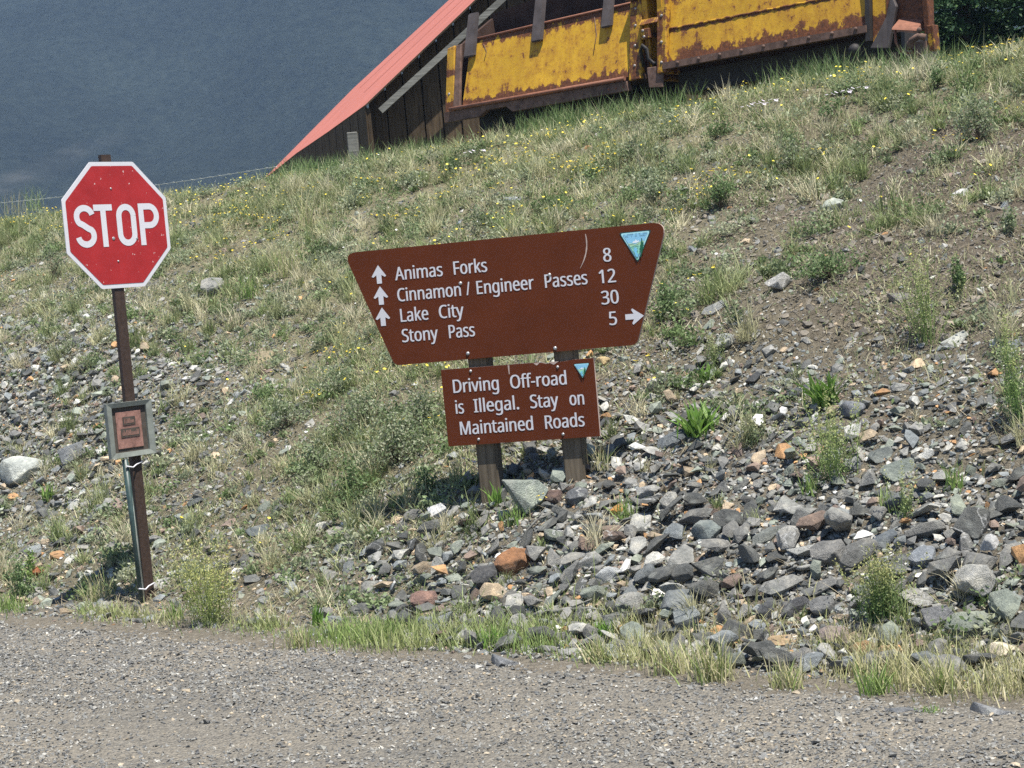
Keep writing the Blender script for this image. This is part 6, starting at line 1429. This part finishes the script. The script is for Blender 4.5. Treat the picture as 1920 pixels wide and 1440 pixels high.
tag(link("wildflowers", np_mesh("wildflowers", np.concatenate([disc.reshape(-1, 3), stem.reshape(-1, 3)]), [hexf, stf], np.concatenate([np.repeat(colf, 6, 0), np.tile([[0.2, 0.26, 0.1]], (4 * n, 1))])), None, PETAL), kind="stuff")
# dead sticks
def stick(px0, py0, px1, py1, r, lab, lift=0.03):
    A = hit(px0, py0); B = hit(px1, py1); A[2] += lift; B[2] += lift * 0.5
    M_ = (A + B) / 2 + np.array([0, 0, 0.02]); Q = A * 0.3 + B * 0.7 + np.array([0.02, 0, 0.015])
    o = Vector(A); s_ = Solid().rod([Vector(p) - o for p in (A, M_, Q, B)], [r, r * 0.85, r * 0.7, r * 0.4], 6)
    s_.rod([Vector(M_) - o, Vector(M_) - o + (Vector(B) - Vector(M_)) * 0.5 + Vector((0.02, 0.0, 0.05))], [r * 0.6, r * 0.25], 5)
    ob = s_.build("dead_stick", GREY_WOOD); ob.location = o; tag(ob, lab, "stick", "dead sticks on the bank")
stick(985, 1010, 1030, 968, 0.008, "dry grey stick below the leaning flat rock")
stick(590, 890, 625, 868, 0.010, "grey stick on the slope between the signs")
stick(1000, 1165, 1140, 1150, 0.012, "long weathered stick lying across the rocks below the warning board")
stick(1355, 848, 1385, 795, 0.006, "thin pale twig by the bright leafy plant near the warning board")
stick(1285, 870, 1345, 905, 0.006, "thin twig lying on the talus right of the long blue-grey slab")
stick(745, 262, 800, 285, 0.014, "grey branch lying in the grass before the shed")
stick(690, 225, 760, 262, 0.012, "dark branch leaning at the foot of the shed wall")

# ------------------------------------------------------------------ conifers on the bench, upper right corner
BARK = wood("bark", (0.035, 0.026, 0.02), (0.10, 0.08, 0.06))
NEEDLE = leaf_material("needle", 0.15, 0.2)
def spruce(x, y, h, w_, seed, label, zb=3.4):
    r = np.random.default_rng(seed); root = tag(empty("spruce_tree", (x, y, zb)), label, "tree", "dark spruces at the right end of the bench")
    Solid().rod([(0, 0, -0.3), (0.02, 0, h * 0.5), (0, 0, h)], [0.11, 0.06, 0.01], 8).build("trunk", BARK, root)
    VV, QQ, CC = [], [], []; off = 0
    zb_ = 0.15
    while zb_ < h * 0.98:
        Lr = w_ * (1 - zb_ / h) ** 0.8 * r.uniform(0.75, 1.1)
        for b in range(int(r.integers(5, 8))):
            az = r.uniform(0, 2 * pi); n = int(60 + 200 * Lr)
            u = r.random(n) ** 0.7; droop = -0.25 * u ** 1.5 + 0.12 * u ** 3
            c = np.stack([np.cos(az) * u * Lr, np.sin(az) * u * Lr, zb_ + droop * Lr], -1)
            sp = 0.22 * Lr * (1 - u * 0.6) + 0.02
            side = r.normal(0, 1, n) * sp * 0.6
            c[:, 0] += -np.sin(az) * side; c[:, 1] += np.cos(az) * side; c[:, 2] += -np.abs(side) * 0.35 + r.normal(0, 0.03, n)
            dr = np.stack([np.cos(az) + r.normal(0, 0.5, n), np.sin(az) + r.normal(0, 0.5, n), r.normal(-0.1, 0.35, n)], -1); dr /= np.linalg.norm(dr, axis=1)[:, None]
            s_ = np.cross(dr, r.normal(size=(n, 3))); s_ /= np.linalg.norm(s_, axis=1)[:, None]; ln = r.uniform(0.06, 0.13, n)[:, None]
            VV.append(np.stack([c, c + dr * ln * 0.5 + s_ * ln * 0.16, c + dr * ln, c + dr * ln * 0.5 - s_ * ln * 0.16], 1).reshape(-1, 3))
            QQ.append((np.arange(n) * 4)[:, None] + np.array([[0, 1, 2, 3]]) + off); off += 4 * n
            cc = np.array([(0.026, 0.062, 0.028), (0.045, 0.095, 0.038), (0.08, 0.14, 0.05)])[r.choice(3, p=[0.5, 0.35, 0.15], size=n)]
            CC.append(np.repeat(cc, 4, axis=0))
        zb_ += r.uniform(0.13, 0.22)
    link("crown", np_mesh("crown", np.concatenate(VV), QQ, np.concatenate(CC)), root, NEEDLE)
spruce(5.55, 21.0, 3.4, 1.3, 1, "dark spruce just right of the longer ore car")
spruce(6.7, 20.4, 3.0, 1.25, 2, "dark spruce in the top right corner, in front of the others")
spruce(6.2, 23.2, 4.2, 1.5, 3, "dark spruce behind the two nearer ones at the top right")
spruce(7.9, 22.6, 4.0, 1.5, 4, "dark spruce at the right edge behind the bank")
